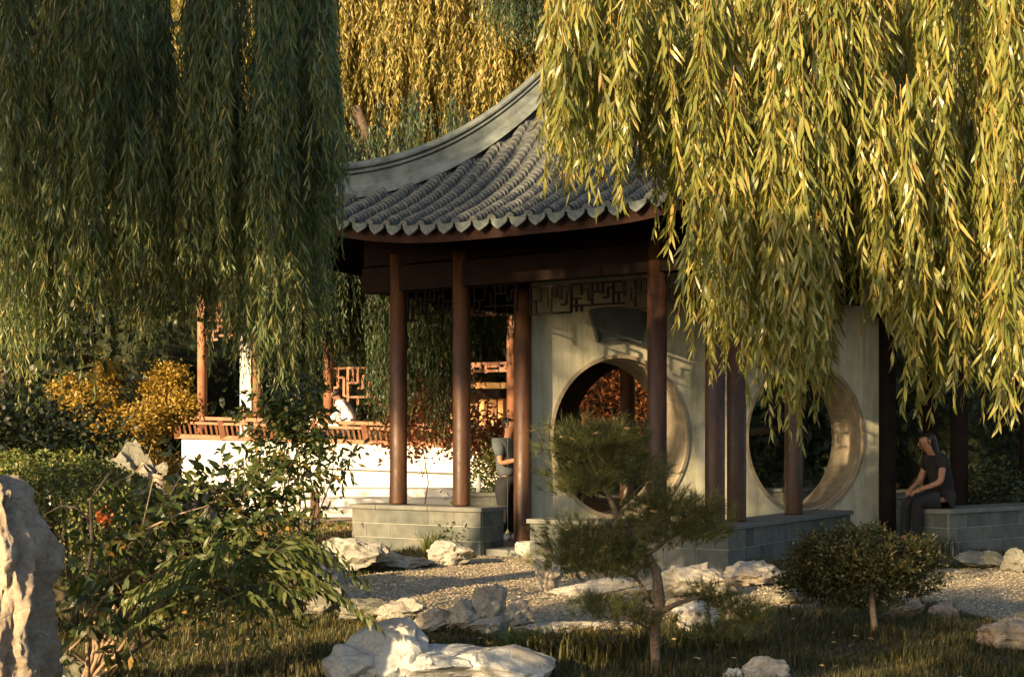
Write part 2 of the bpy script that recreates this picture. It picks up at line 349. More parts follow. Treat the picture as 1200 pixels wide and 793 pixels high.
# ================================================================== PAVILION
E = Vector((.845, -.535, 0)).normalized()      # along the front facade, toward the near corner
NI = Vector((-E.y, E.x, 0))                     # inward
Cc = Vector((-.31, 14.35, 0)); LH = 3.2
APEX = Cc+NI*LH
pav = empty('garden_pavilion', (APEX.x, APEX.y, 0), 'square garden pavilion with upswept grey tiled roof on red brown columns', 'pavilion')
def zf(d): return 3.60+.45*d+.058*d**3
def roofP(e, ni, c, v, d, h=0, lp=2.66):
    u = min(d/LH, 1.0); a = min(abs(v)/max(LH-d, 1e-3), 1.0)
    near_side = (v*e.x < 0 and e is E) 
    p = lp if v < 0 else 6
    lift = .7*a**p*(1-u)**3.4; fl = .28*a**4*(1-u)**2
    q = c+e*(v+math.copysign(fl, v)*.8)+ni*(d-fl)
    return Vector((q.x, q.y, zf(d)+lift+h))
faces = []
e, ni, c = E.copy(), NI.copy(), Cc.copy()
for kf in range(4):
    faces.append((e.copy(), ni.copy(), c.copy()))
    # next face: rotate 90deg about apex
    rot = Matrix.Rotation(R(90), 3, 'Z'); e = rot@e; ni = rot@ni; c = APEX+rot@(c-APEX)
for kf, (e, ni, c) in enumerate(faces):
    lp = 2.66 if kf == 0 else 5
    rows = 28; pitch = 2*LH/rows; g = G()
    if kf in (0, 1, 3): cs = [(-.5, -.028), (-.42, -.03), (-.30, -.012), (-.27, .015), (-.22, .036), (-.12, .052), (0, .058), (.12, .052), (.22, .036), (.27, .015), (.30, -.012), (.42, -.03)]
    else: cs = [(-.5, -.03), (-.2, .03), (0, .055), (.2, .03)]
    vs = [(-LH+(r+.5)*pitch+a*pitch, h) for r in range(rows) for a, h in cs]+[(LH, -.028)]
    rib = .062; ds = []; dmax = LH-.02; d = 0; i = 0
    while d < dmax:
        ds += [(d, .015), (d+rib*.75, .001), (d+rib*.9, -.010)] if kf != 2 else [(d, 0)]
        d += rib if kf != 2 else .25
    random.seed(kf); jit = [[random.uniform(-.006, .006) for _ in ds] for _ in range(rows+1)]
    ref = Vector((e.x, e.y, 0)); V = []; F = []; nv = len(vs)
    for di, (d, rh) in enumerate(ds):
        for vi, (v, h) in enumerate(vs):
            r = min(vi//len(cs), rows); hh = h+(rh if h > 0 else rh*.5)+jit[r][di]
            V.append(tuple(roofP(e, ni, c, v+jit[r][(di*7) % len(ds)], d, hh, lp)))
    for di in range(len(ds)-1):
        for vi in range(nv-1):
            if abs((vs[vi][0]+vs[vi+1][0])/2) < LH-ds[di][0]-.06:
                k0 = di*nv+vi; F.append((k0, k0+1, k0+nv+1, k0+nv))
    g.arr(V, F)
    if kf == 0: roof = g.build('roof', MT['tilemat'], pav); roofs = [roof]
    else: o = g.build('roof_slope', MT['tilemat'], pav); roofs.append(o)
    # soffit and fascia
    g = G(); V = []; F = []; nn = 41
    for d in (0.06, .5, 1.0, 1.6, 2.4, 3.1):
        for i in range(nn):
            v = (-1+2*i/(nn-1))*max(LH-d, .02)*.995; V.append(tuple(roofP(e, ni, c, v, d, -.10, lp)))
    for a in range(5):
        for i in range(nn-1): F.append((a*nn+i, a*nn+i+1, (a+1)*nn+i+1, (a+1)*nn+i))
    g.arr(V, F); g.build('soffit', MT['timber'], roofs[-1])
    g = G(); V = []; F = []
    for i in range(nn):
        v = (-1+2*i/(nn-1))*LH*.995
        for dd, hh in ((.05, -.045), (.05, -.20), (.10, -.20), (.10, -.045)): V.append(tuple(roofP(e, ni, c, v, dd, hh, lp)))
    for i in range(nn-1):
        for k in range(4): F.append((i*4+k, i*4+(k+1) % 4, (i+1)*4+(k+1) % 4, (i+1)*4+k))
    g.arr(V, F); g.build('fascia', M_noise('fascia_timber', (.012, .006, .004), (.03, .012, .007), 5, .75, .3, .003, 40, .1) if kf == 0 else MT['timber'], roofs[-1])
    if kf in (0, 1):
        g = G()
        for i in range(46):
            v = (-1+2*(i+.5)/46)*LH*.97
            p0 = roofP(e, ni, c, v, .12, -.17, lp); vv = v*(LH-1.1)/LH
            p1 = roofP(e, ni, c, vv if abs(v) > LH-1.3 else v, 1.1, -.17, lp); g.tube([p0, p1], .035, 8)
        g.build('rafters', MT['timber'], roofs[-1], True)
    # drip tiles
    if kf in (0, 1, 3):
        me0 = None
        for r in range(rows+1):
            v = -LH+r*pitch
            if abs(v) > LH-.05: continue
            g = G(); prof = []
            w_, hd = pitch*.44, .125
            outl = [(-1, 0), (-.97, -.35), (-.7, -.62), (-.35, -.83), (0, -1), (.35, -.83), (.7, -.62), (.97, -.35), (1, 0), (.5, -.10), (0, -.14), (-.5, -.10)]
            V = []
            for yy in (-.012, .012):
                for a, h in outl:
                    q = roofP(e, ni, c, v, 0, -.005, lp); tg = (roofP(e, ni, c, v+.05, 0, 0, lp)-roofP(e, ni, c, v-.05, 0, 0, lp)).normalized()
                    q = q+tg*(a*w_)+Vector((0, 0, h*hd+.02))-ni*(.02+yy+.03*(1-a*a)-h*.0); V.append(tuple(q))
            nq = len(outl); F = [tuple(range(nq)), tuple(range(nq, 2*nq))[::-1]]+[(i, (i+1) % nq, nq+(i+1) % nq, nq+i) for i in range(nq)]
            g.arr(V, F); g.build('drip_tile', MT['driptile'], roofs[-1])
        for r in range(rows):                      # half round ends of the cover tiles
            g = G()
            v = -LH+(r+.5)*pitch; q = roofP(e, ni, c, v, 0, .0, lp)-ni*.012
            V = [tuple(q)]+[tuple(q+e*(math.cos(t)*.06)+Vector((0, 0, math.sin(t)*.066))) for t in np.linspace(0, math.pi, 9)]
            V += [tuple(Vector(p)+ni*.05) for p in V]; F = [(0, i, i+1) for i in range(1, 9)]+[(i, i+1, i+11, i+10) for i in range(1, 9)]
            g.arr(V, F); g.build('tile_end', MT['tilemat'], roofs[-1])
# hip ridges (two front, one right back)
prof = [(.34, -.17), (.32, -.13), (.135, .03), (.13, .19), (.085, .195), (.085, .222), (.125, .228), (.125, .262), (.08, .268), (.08, .295), (.125, .30), (.13, .335), (.10, .385), (.05, .41), (0, .42)]
prof = [(a*(.9 if a < .2 else .75), h*.80) for a, h in prof]
prof = prof+[(-a, h) for a, h in prof[:-1][::-1]]
for kf in (0, 1, 2, 3):
    e, ni, c = faces[kf]; lp = 2.66 if kf == 0 else 5
    g = G(); V = []; F = []; K = 44; npf = len(prof)
    hd = ((-e)*1+(-ni)*1).normalized()            # outward along hip at v<0 corner
    lat = Vector((-hd.y, hd.x, 0))
    for i in range(K):
        d = LH*(i/(K-1))**.9*.985; q = roofP(e, ni, c, -(LH-d), d, 0, lp)
        if kf != 0: q.z = roofP(e, ni, c, -(LH-d), d, 0, 2.66).z
        for a, h in prof:
            V.append(tuple(q+lat*a+Vector((0, 0, h))))
    for i in range(K-1):
        for k in range(npf-1): F.append((i*npf+k, i*npf+k+1, (i+1)*npf+k+1, (i+1)*npf+k))
    F.append(tuple(range(npf))[::-1]); g.arr(V, F)
    g.build('hip_ridge', MT['ridge'], roofs[0])
g = G(); g.lathe(APEX+Vector((0, 0, 6.7)), [(.35, 0), (.38, .15), (.22, .25), (.15, .4), (.28, .6), (.30, .75), (.12, .95), (.02, 1.1)], 20); g.build('finial', MT['ridge'], roofs[0], True)
# facade columns
FC = Cc+NI*1.0; LHc = 2.2
FLOOR = .08
def facade(t): return FC+E*(LHc-t)               # t from near corner going left
def face_x(px, base=None):
    # point on the facade line seen at px
    k_ = (px-600)/FPX; o = facade(0)
    t = (o.x-k_*o.y)/(E.x-k_*E.y); return facade(t)
def column(q, z0, z1=3.5, r=.103, mat='column', par=None):
    g = G(); g.lathe((q.x, q.y, 0), [(r*1.0, z0), (r, z0+.02), (r, z1)], 24)
    return g.build('column', MT[mat], par or pav, True)
qA, qB, qD = face_x(467), face_x(541), face_x(770)
column(qA, .55); column(qB, .55); column(qD, FLOOR); q0 = facade(0); column(q0, .44)
RF = lambda t: facade(0)+NI*t
column(RF(.56), .44); column(RF(2.24), .44); column(RF(5.85), FLOOR); column(facade(4.4)+NI*4.4, FLOOR)
qC = P(612.5, 0, 15.76); column(qC, FLOOR)
qE = P(735, 0, 19.2); column(qE, 0, 3.6)
# lintels, all four sides
def lintel(a, b, z0, z1, w=.16):
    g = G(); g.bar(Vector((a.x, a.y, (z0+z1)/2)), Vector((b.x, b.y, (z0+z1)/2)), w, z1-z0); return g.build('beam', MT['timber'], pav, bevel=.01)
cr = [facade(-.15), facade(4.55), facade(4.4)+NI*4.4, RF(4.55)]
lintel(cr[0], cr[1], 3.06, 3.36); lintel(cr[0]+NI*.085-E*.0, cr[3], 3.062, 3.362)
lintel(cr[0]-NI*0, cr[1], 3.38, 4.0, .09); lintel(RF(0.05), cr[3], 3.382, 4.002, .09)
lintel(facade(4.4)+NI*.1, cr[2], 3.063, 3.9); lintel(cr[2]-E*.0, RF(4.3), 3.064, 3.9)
# floor
g = G(); a0 = facade(-.12)-NI*.12; a1 = facade(4.5)-NI*.12; g.arr([tuple(p+Vector((0, 0, z))) for z in (0, FLOOR) for p in (a0, a0+NI*4.7, a1+NI*4.7, a1)],
      [(0, 3, 2, 1), (4, 5, 6, 7), (0, 1, 5, 4), (1, 2, 6, 5), (2, 3, 7, 6), (3, 0, 4, 7)])
tag(g.build('pavilion_floor', MT['cap']), kind='structure')
# hanging lattice
def lattice(a, b, z1, hgt, steps, mat, name='lattice_panel', par=None, thick=.022, cell=.135):
    """stepped fret lattice between two plan points"""
    g = G(); L = (b-a).length; d = (b-a).normalized(); nrm = Vector((-d.y, d.x, 0)); up = Vector((0, 0, 1))
    def B(u0, v0, u1, v1, k=0):
        p = a+d*u0; q = a+d*u1; g.bar((p.x, p.y, z1-v0), (q.x, q.y, z1-v1), thick*1.2+k, thick, nrm if abs(v1-v0) > 1e-6 else up)
    nc = max(int(round(L/cell)), 2); cw = L/nc
    B(0, 0, L, 0)
    for i in range(nc+1):
        f = i/nc; dep = hgt*(1.0 if (f < steps or f > 1-steps*.5) else .78)
        B(i*cw, 0, i*cw, dep if i % 2 == 0 else dep*.52)
        if i < nc:
            m_ = i % 4
            if m_ == 0: B(i*cw, dep*.52, (i+1)*cw, dep*.52); B((i+.5)*cw, dep*.52, (i+.5)*cw, dep)
            elif m_ == 1: B(i*cw, dep*.25, (i+.6)*cw, dep*.25); B((i+.6)*cw, dep*.25, (i+.6)*cw, dep*.75); B((i+.6)*cw, dep*.75, (i+1)*cw, dep*.75)
            elif m_ == 2: B(i*cw, dep*.4, (i+1)*cw, dep*.4); B((i+.5)*cw, 0, (i+.5)*cw, dep*.4)
            else: B(i*cw, dep*.7, (i+.5)*cw, dep*.7); B((i+.5)*cw, dep*.28, (i+.5)*cw, dep*.7); B((i+.5)*cw, dep*.28, (i+1)*cw, dep*.28)
            d2 = hgt*(1.0 if ((i+1)/nc < steps or f > 1-steps*.5) else .78)
            B(i*cw, min(dep, d2), (i+1)*cw, min(dep, d2))
            if abs(dep-d2) > .01: B((i+1)*cw, min(dep, d2), (i+1)*cw, max(dep, d2))
    return g.build(name, MT[mat], par or pav)
z1 = 3.05
lattice(face_x(556), face_x(606), z1, .30, .3, 'fret'); lattice(face_x(478), face_x(531), z1, .34, .3, 'fret')
lattice(face_x(622), face_x(757), z1-.05, .30, .38, 'fret'); lattice(face_x(783), face_x(828), z1, .30, .4, 'fret')
lattice(RF(.66), RF(2.14), z1, .3, .3, 'fret')
# ================================================================== MOON GATE WALL
WD = Vector((.883, .469, 0)).normalized(); WN = Vector((WD.y, -WD.x, 0))  # WN toward camera
WC = Vector((1.32, 16.5, 0))
def gate_wall(name, label, C0, t0, t1, gates, z0, z1, th, mat, rad, gz, skew=0, ring=True, ringmat='ringstone'):
    w_ = empty(name, (C0.x, C0.y, 0), label, 'wall')
    NS = 64
    for side, (off, sg) in enumerate(((0, 1), (th, -1))):
        pass
    g = G()
    def pt(t, z, dep): return tuple(C0+WD*t-WN*dep+Vector((0, 0, z)))
    edges = sorted([t0, t1]+[x for gt in gates for x in (gt-rad*1.25, gt+rad*1.25)])
    for dep, flip in ((0, False), (th, True)):
        # solid pieces between gate squares
        for a, b in zip(edges[0::2], edges[1::2]):
            aa = a+(skew*dep if a == t0 else 0)
            g.arr([pt(aa, z0, dep), pt(b, z0, dep), pt(b, z1, dep), pt(aa, z1, dep)], [(0, 1, 2, 3) if not flip else (3, 2, 1, 0)])
        for gt in gates:
            h = rad*1.25; V = []; F = []
            for i in range(NS):
                q = 2*math.pi*i/NS; cx, cz = math.cos(q), math.sin(q); V.append(pt(gt+cx*rad, gz+cz*rad, dep))
                m_ = max(abs(cx)/h, (cz/(z1-gz) if cz > 0 else -cz/(gz-z0))); V.append(pt(gt+(max(cx/m_, -1.05) if (dep > .3 and gt == 0) else cx/m_), gz+cz/m_, dep))
            for i in range(NS):
                j = (i+1) % NS; f = (2*i, 2*i+1, 2*j+1, 2*j); F.append(f if not flip else f[::-1])
            # corners
            g.arr(V, F)
            for cxs in (-1, 1):
                for zz in (z0, z1):
                    pass
    # ends and top
    for t in (t0, t1):
        tt = t+(skew*th if t == t0 else 0)
        g.arr([pt(t, z0, 0), pt(tt, z0, th), pt(tt, z1, th), pt(t, z1, 0)], [(0, 1, 2, 3)])
    g.arr([pt(t0, z1, 0), pt(t1, z1, 0), pt(t1, z1, th), pt(t0+skew*th, z1, th)], [(0, 1, 2, 3)])
    g.build('wall', MT[mat], w_)
    for gt in gates:
        g = G(); V = []; F = []
        rp = [(rad+.0, 0), (rad+.0, -.02), (rad-.045, -.022), (rad-.05, -.01), (rad-.05, .05), (rad-.065, .06), (rad-.065, th-.05), (rad-.05, th-.04), (rad-.05, th+.012), (rad, th+.012), (rad, th)]
        for i in range(NS):
            q = 2*math.pi*i/NS
            for r_, dp in rp: V.append(pt(gt+math.cos(q)*r_, gz+math.sin(q)*r_, dp))
        k = len(rp)
        for i in range(NS):
            j = (i+1) % NS
            for a in range(k-1): F.append((i*k+a, i*k+a+1, j*k+a+1, j*k+a))
        g.arr(V, F); rr = g.build('gate_ring', MT[ringmat], w_)
        if ring:
            g = G()
            for i in range(0, NS, 4):
                q = 2*math.pi*(i+.5)/NS; ct = Vector(pt(gt+math.cos(q)*(rad-.066), gz+math.sin(q)*(rad-.066), th/2))
                ra = (WD*math.cos(q)+Vector((0, 0, math.sin(q)))); tg = (WD*-math.sin(q)+Vector((0, 0, math.cos(q))))
                g.box(ct, .008, .006, th-.13, (ra, tg, WN))
            g.build('ring_joint', MT['grout'], rr)
    return w_
# corner fill: square blocks handled by radial mapping reaching the rectangle; add the 4 corner triangles via finer ring
wall = gate_wall('moon_gate_wall', 'cream plaster wall with two round moon gates under the tiled roof', WC, -1.245, 4.35, [0, 2.86], 0, 3.75, .58, 'plaster', 1.0, 1.34, skew=.336)
# corner patches of the gate squares (thin overlap avoided: radial quads chamfer the corners)
def corner_patch(C0, gt, rad, z0, z1, gz, th, mat, par):
    g = G(); h = rad*1.25; NS = 64
    def pt(t, z, dep): return tuple(C0+WD*t-WN*dep+Vector((0, 0, z)))
    for dep in (0, th):
        ring = []
        for i in range(NS):
            q = 2*math.pi*i/NS; cx, cz = math.cos(q), math.sin(q)
            m_ = max(abs(cx)/h, (cz/(z1-gz) if cz > 0 else -cz/(gz-z0))); ring.append((max(cx/m_, -1.05) if (dep > .3 and gt == 0) else cx/m_, gz+cz/m_))
        for i in range(NS):
            (x1, a1), (x2, a2) = ring[i], ring[(i+1) % NS]
            if abs(x1-x2) > 1e-4 and abs(a1-a2) > 1e-4:
                cxx = max(abs(x1), abs(x2))*(1 if x1 > 0 else -1); czz = z1 if a1 > gz else z0
                g.arr([pt(gt+x1, a1, dep), pt(gt+cxx, czz, dep), pt(gt+x2, a2, dep)], [(0, 1, 2)])
    if g.n: g.build('plaster_patch', MT[mat], par)
for gt in (0, 2.86): corner_patch(WC, gt, 1.0, 0, 3.75, 1.34, .58, 'plaster', wall)
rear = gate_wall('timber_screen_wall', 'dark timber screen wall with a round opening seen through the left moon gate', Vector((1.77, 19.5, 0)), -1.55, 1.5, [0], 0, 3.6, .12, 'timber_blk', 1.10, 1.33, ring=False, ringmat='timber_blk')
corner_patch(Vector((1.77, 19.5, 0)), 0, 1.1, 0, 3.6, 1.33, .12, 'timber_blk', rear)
# fan plaque above the left gate
def wallpt(t, z, dep=0): return WC+WD*t-WN*dep+Vector((0, 0, z))
def wall_at(px):
    k_ = (px-600)/FPX; return (k_*WC.y-WC.x)/(WD.x-k_*WD.y)
g = G(); a_l, a_r = wall_at(689), wall_at(757); cx_ = (a_l+a_r)/2; hw = (a_r-a_l)/2
zt = CAMZ+(520-364)/FPX*16.5; zb = CAMZ+(520-400)/FPX*16.5
out = []
for i in range(13):
    f = -1+2*i/12; out.append((cx_+hw*f, zt+.05*(1-f*f)-.02))
for i in range(13):
    f = 1-2*i/12; out.append((cx_+hw*.72*f, zb+.045*(1-f*f)-.02))
V = [tuple(wallpt(t, z, -.045)) for t, z in out]+[tuple(wallpt(t, z, .0)) for t, z in out]; n = len(out)
g.arr(V, [tuple(range(n)), tuple(range(n, 2*n))[::-1]]+[(i, (i+1) % n, n+(i+1) % n, n+i) for i in range(n)])
pq = g.build('fan_plaque', MT['plaque'], wall)
g = G()
for i in range(n):                                   # raised rim
    a, b_ = out[i], out[(i+1) % n]; g.bar(wallpt(a[0], a[1], -.055), wallpt(b_[0], b_[1], -.055), .022, .022, WN)
g.build('rim', MT['plaque'], pq)
g = G(); rp_ = random.Random(6)
for cxx in (-.5, 0, .5):
    for _ in range(5):
        u_ = cx_+hw*(cxx+rp_.uniform(-.13, .13)); z_ = (zt+zb)/2+rp_.uniform(-.08, .09); l_ = rp_.uniform(.03, .07)
        if rp_.random() < .5: g.bar(wallpt(u_-l_/2, z_, -.048), wallpt(u_+l_/2, z_+.004, -.048), .010, .008, WN)
        else: g.bar(wallpt(u_, z_-l_/2, -.048), wallpt(u_+.004, z_+l_/2, -.048), .010, .008, WN)
g.build('worn_relief', MT['plaque'], pq)
# ================================================================== STONE BENCHES
def bench_arm(gm, gb, gc, o, d, nrm, L, dep, z0, z1, end0=True, end1=True, seed=1, capext=(.03, .03)):
    rnd = random.Random(seed); H = z1-.05-z0; rows = max(int(round(H/.17)), 1); rh = H/rows; up = Vector((0, 0, 1))
    gm.box(o+d*(L/2)+nrm*(dep/2)+up*(z0+H/2), L-.012, dep-.012, H-.002, (d, nrm, up))
    def course(p, dd, nn, LL, ph):
        for r in range(rows):
            x_ = 0; first = .36*(.5 if (r+ph) % 2 else 1)
            while x_ < LL-.01:
                w_ = min(first if x_ == 0 else .36, LL-x_)
                if LL-x_-w_ < .08: w_ = LL-x_
                gb.box(p+dd*(x_+w_/2)+nn*.012+up*(z0+rh*(r+.5)), w_-.008, .026+rnd.uniform(0, .003), rh-.008, (dd, nn, up)); x_ += w_
    course(o, d, nrm, L, 0)
    course(o+nrm*dep, d, -nrm, L, 0)
    if end0: course(o+nrm*.027, nrm, d, dep-.054, 1)
    if end1: course(o+d*L+nrm*.027, nrm, -d, dep-.054, 1)
    x_ = -capext[0]; tot = L+capext[1]
    while x_ < tot-.01:
        w_ = min(.75, tot-x_)
        if tot-x_-w_ < .2: w_ = tot-x_
        gc.box(o+d*(x_+w_/2)+nrm*(dep/2)+up*(z1-.025), w_-.004, dep+.06, .05, (d, nrm, up)); x_ += w_
def bench(label, arms, seed=1, loc=None):
    o = arms[0][0]; b_ = empty('stone_bench', (o.x, o.y, 0), label, 'bench'); gm, gb, gc = G(), G(), G()
    for i, a in enumerate(arms): bench_arm(gm, gb, gc, *a, seed=seed+i)
    gm.build('mortar', MT['grout'], b_); gb.build('masonry', MT['block'], b_, bevel=.003); gc.build('slab', MT['cap'], b_, bevel=.006); return b_
o1 = facade(2.74)-NI*.22
bench('grey block bench at the left of the entrance, two columns standing on it', [(o1, -E, NI, 1.85, .48, 0, .545)], 3)
o2 = facade(-.24)-NI*.20
bench('L shaped grey block bench wrapping the near corner column, under the right moon gate', [(o2+E*.0, -E, NI, 2.35, .46, 0, .44, True, True), (o2+NI*.46+E*0, NI, -E, 3.3, .46, 0, .4399, False, True)], 9)
d3 = Vector((.77, .64, 0)).normalized(); n3 = Vector((-d3.y, d3.x, 0)); o3 = Vector((4.87, 15.2, 0))
bench('shaded grey block bench at the right edge where people sit', [(o3, d3, n3, 3.6, .48, 0, .53)], 15)
o4 = P(1050, 580, 18.6); o4.z = 0
bench('small block bench with a sunlit tan end behind the sitting person', [(o4, Vector((.95, .3, 0)).normalized(), Vector((-.3, .95, 0)).normalized(), .55, .45, 0, .565)], 21)
o5 = P(868, 572, 20.2); o5.z = 0
bench('low block bench in shadow seen through the right moon gate', [(o5, Vector((1, .1, 0)).normalized(), Vector((-.1, 1, 0)).normalized(), 1.6, .45, 0, .60)], 27)
o6 = facade(4.0)+NI*3.2
bench('inner block bench under the water bottle on the far side of the pavilion', [(P(548, 0, 18.0).xy.to_3d(), Vector((1, .12, 0)).normalized(), Vector((-.12, 1, 0)).normalized(), .55, .40, 0, .62)], 33)
# stone pot
g = G(); pp = P(618, 641, 15.3); g.lathe((pp.x-.0, pp.y-.15, 0.0), [(.06, 0), (.09, .005), (.13, .05), (.145, .10), (.14, .15), (.125, .175), (.10, .178), (.09, .16), (.05, .155)], 24)
tag(g.build('stone_pot', MT['potstone'], None, True), 'squat pitted stone pot at the foot of the entrance column', 'pot')
# water bottle
bt = P(560.5, 0, 18.0); bo = empty('water_bottle', (bt.x, bt.y+.15, .62), 'clear water bottle with white cap standing on the inner bench', 'bottle')
g = G(); g.lathe((bt.x, bt.y+.15, .62), [(.028, 0), (.034, .01), (.034, .07), (.031, .09), (.034, .11), (.034, .17), (.015, .215), (.013, .225)], 18)
m, nt, b = newmat('clear_plastic'); b.inputs['Base Color'].default_value = (.8, .85, .85, 1); b.inputs['Roughness'].default_value = .15; b.inputs['Transmission Weight'].default_value = .45
g.build('bottle_body', m, bo, True)
g = G(); g.lathe((bt.x, bt.y+.15, .62), [(.016, .222), (.016, .245), (.004, .246)], 14); g.build('cap', MT['shoe'], bo, True)
# dark corridor columns at the right
cor = empty('covered_walk', (5.2, 18.5, 0), 'dark timber covered walkway receding at the right edge', 'walkway')
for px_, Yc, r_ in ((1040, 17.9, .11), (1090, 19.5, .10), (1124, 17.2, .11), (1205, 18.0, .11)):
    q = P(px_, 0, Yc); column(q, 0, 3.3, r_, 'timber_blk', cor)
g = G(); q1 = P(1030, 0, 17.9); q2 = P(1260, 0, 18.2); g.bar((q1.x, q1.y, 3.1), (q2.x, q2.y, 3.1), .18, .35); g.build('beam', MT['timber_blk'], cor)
g = G(); g.box((7.3, 17.9, 3.75), 5.6, 7.0, .12, (Vector((1, .1, 0)).normalized(), Vector((-.1, 1, 0)).normalized(), Vector((0, 0, 1)))); g.box((7.3, 17.9, 4.1), 5.2, 3.2, .5, (Vector((1, .1, 0)).normalized(), Vector((-.1, 1, 0)).normalized(), Vector((0, 0, 1)))); g.build('roof', MT['tilemat'], cor)  # slab hidden by foliage, stretched forward to shade the seated person
g = G(); q = P(1084, 0, 17.0); g.box((q.x, q.y, 1.85), .02, .02, 2.5); g.build('lit_line_strip', MT['timber'], cor)  # thin strip standing in for a lit line down a column
# ================================================================== GARDEN HALL (far left)
HY0, HY1 = 30.5, 27.5
def hp(px, py, back=0):
    Y = HY0+(HY1-HY0)*(px-205)/395.0+back; return P(px, py, Y)
hall = empty('garden_hall', tuple(hp(330, 580)), 'white walled garden hall with orange timber railing and columns across the lawn', 'hall')
g = G()
def quad_wall(g, pxa, ya0, ya1, pxb, yb0, yb1, th, off=0):
    a = hp(pxa, ya0, off); b_ = hp(pxb, yb0, off); at = hp(pxa, ya1, off).z; bt_ = hp(pxb, yb1, off).z
    V = [(a.x, a.y, at), (b_.x, b_.y, bt_), (b_.x, b_.y, b_.z), (a.x, a.y, a.z)]; V += [(x_, y_+th, z_) for x_, y_, z_ in V]
    g.arr(V, [(0, 1, 2, 3), (7, 6, 5, 4), (0, 4, 5, 1), (1, 5, 6, 2), (2, 6, 7, 3), (3, 7, 4, 0)])
quad_wall(g, 213, 513, 592, 640, 528, 606, .35); g.build('base_wall', MT['white'], hall)
g = G(); quad_wall(g, 372, 545, 548, 560, 551, 555, .25, -.25); g.build('ledge', MT['white'], hall)
g = G(); quad_wall(g, 374, 570, 574, 560, 578, 583, .3, -.5); g.build('ledge', MT['white'], hall)
# railing (leaning chair rail)
g = G(); yt = lambda px: 489+(px-205)*.030; yb = lambda px: 511+(px-205)*.033
def rl(px, f, off): # f 0 bottom .. 1 top, leans outward
    return hp(px, yb(px)+(yt(px)-yb(px))*f, off-.45*f)
for f, th in ((0, .10), (.08, .05), (.74, .07), (1, .09)):
    for a, b_ in ((207, 330), (330, 450), (450, 640)): g.bar(rl(a-(6*f if a == 207 else 0), f, -.05), rl(b_, f, -.05), th, th*.8)
xx = 212
while xx < 638:
    g.bar(rl(xx, .02, -.05), rl(xx-3, .74, -.05), .045, .035); xx += 6.2
for xx in (208, 262, 318, 372, 430, 490, 560, 630): g.bar(rl(xx, -.05, -.05), rl(xx-4, 1, -.05), .12, .10)
g.build('railing', MT['timber_or'], hall)
for px_, pyt in ((237, 250), (302, 250), (385, 250), (455, 250), (520, 250), (600, 250)):
    q = hp(px_, 500, .6); g = G(); g.lathe((q.x, q.y, 0), [(.11, hp(px_, 516).z), (.11, 5.6)], 18); g.build('column', MT['timber_or'], hall, True)
for px_, w_ in ((289, .26),):
    q = hp(px_, 500, 1.6); g = G(); g.box((q.x, q.y, 3.5), w_, w_, 4.4); g.build('pillar', MT['white'], hall)
q = hp(287, 492, 1.2); g = G(); g.lathe((q.x, q.y, q.z-.1), [(.12, 0), (.12, .38)], 16); g.build('pillar_base', MT['timber_or'], hall)
# upper lattice frieze + roof + rear wall panels
def hpz(px, z, off): q = hp(px, 500, off); return Vector((q.x, q.y, z))
lattice(hpz(243, 0, .6), hpz(298, 0, .6), hp(260, 374).z, .4, .3, 'timber_or', par=hall, thick=.05, cell=.28)
lattice(hpz(385, 0, 2.2), hpz(455, 0, 2.2), hp(385, 425).z, .85, .5, 'timber_or', par=hall, thick=.05, cell=.26)
lattice(hpz(540, 0, .6), hpz(600, 0, .6), hp(560, 424).z, .2, .3, 'timber_or', par=hall, thick=.05, cell=.26)
g = G(); a, b_ = hpz(236, hp(260, 362).z, .6), hpz(645, hp(640, 352).z, .6); g.bar(a, b_, .2, .45); g.build('beam', MT['timber_or'], hall)
g = G(); quad_wall(g, 528, 520, 448, 628, 520, 448, .2, 3.0); g.build('rear_panel', M_noise('ochre_wall', (.42, .22, .08), (.6, .36, .15), 3, .8), hall)
g = G()
for xx in range(536, 628, 11): g.bar(hp(xx, 520, 2.95), hp(xx, 466, 2.95), .07, .05, Vector((0, 1, 0)))
g.build('panel_stile', MT['timber_or'], hall)
g = G(); quad_wall(g, 528, 466, 455, 628, 466, 455, .25, 2.8); g.build('panel_head', MT['timber'], hall)
g = G(); a, b_ = hp(180, 340, -1.2), hp(690, 332, -1.2); V = []
za = 5.2
for (off, z_) in ((-1.4, za), (2.0, za+1.5), (5.4, za)):
    for px_ in (175, 700):
        q = hp(px_, 500, off); V.append((q.x, q.y, z_))
V += [(x_, y_, z_-.18) for x_, y_, z_ in V]
g.arr(V, [(0, 1, 3, 2), (2, 3, 5, 4), (6, 8, 9, 7), (8, 10, 11, 9), (0, 6, 7, 1), (4, 5, 11, 10), (0, 2, 8, 6), (2, 4, 10, 8), (1, 7, 9, 3), (3, 9, 11, 5)])
g.build('roof', MT['tilemat'], hall)
# white steps down to the lawn
for i, (yf, yb_, Yf) in enumerate(((606, 597, 25.0), (595, 584, 26.2), (585, 576, 27.2))):
    pass
st = empty('garden_steps', (-3.2, 24, 0), 'broad white stone steps in front of the white hall wall', 'steps')
for i in range(3):
    g = G(); y0 = 23.6+i*1.0; g.box((-4.4, y0+.6, .07+.14*i), 9.0, 1.2, .14+.0, (Vector((1, -.06, 0)).normalized(), Vector((.06, 1, 0)).normalized(), Vector((0, 0, 1)))); g.build('step', MT['white'], st, bevel=.01)
tag(sheet('paving', [(-9, 20.6), (.2, 20.4), (.2, 23.5), (-9, 23.5)], .008, MT['sand']), kind='structure')
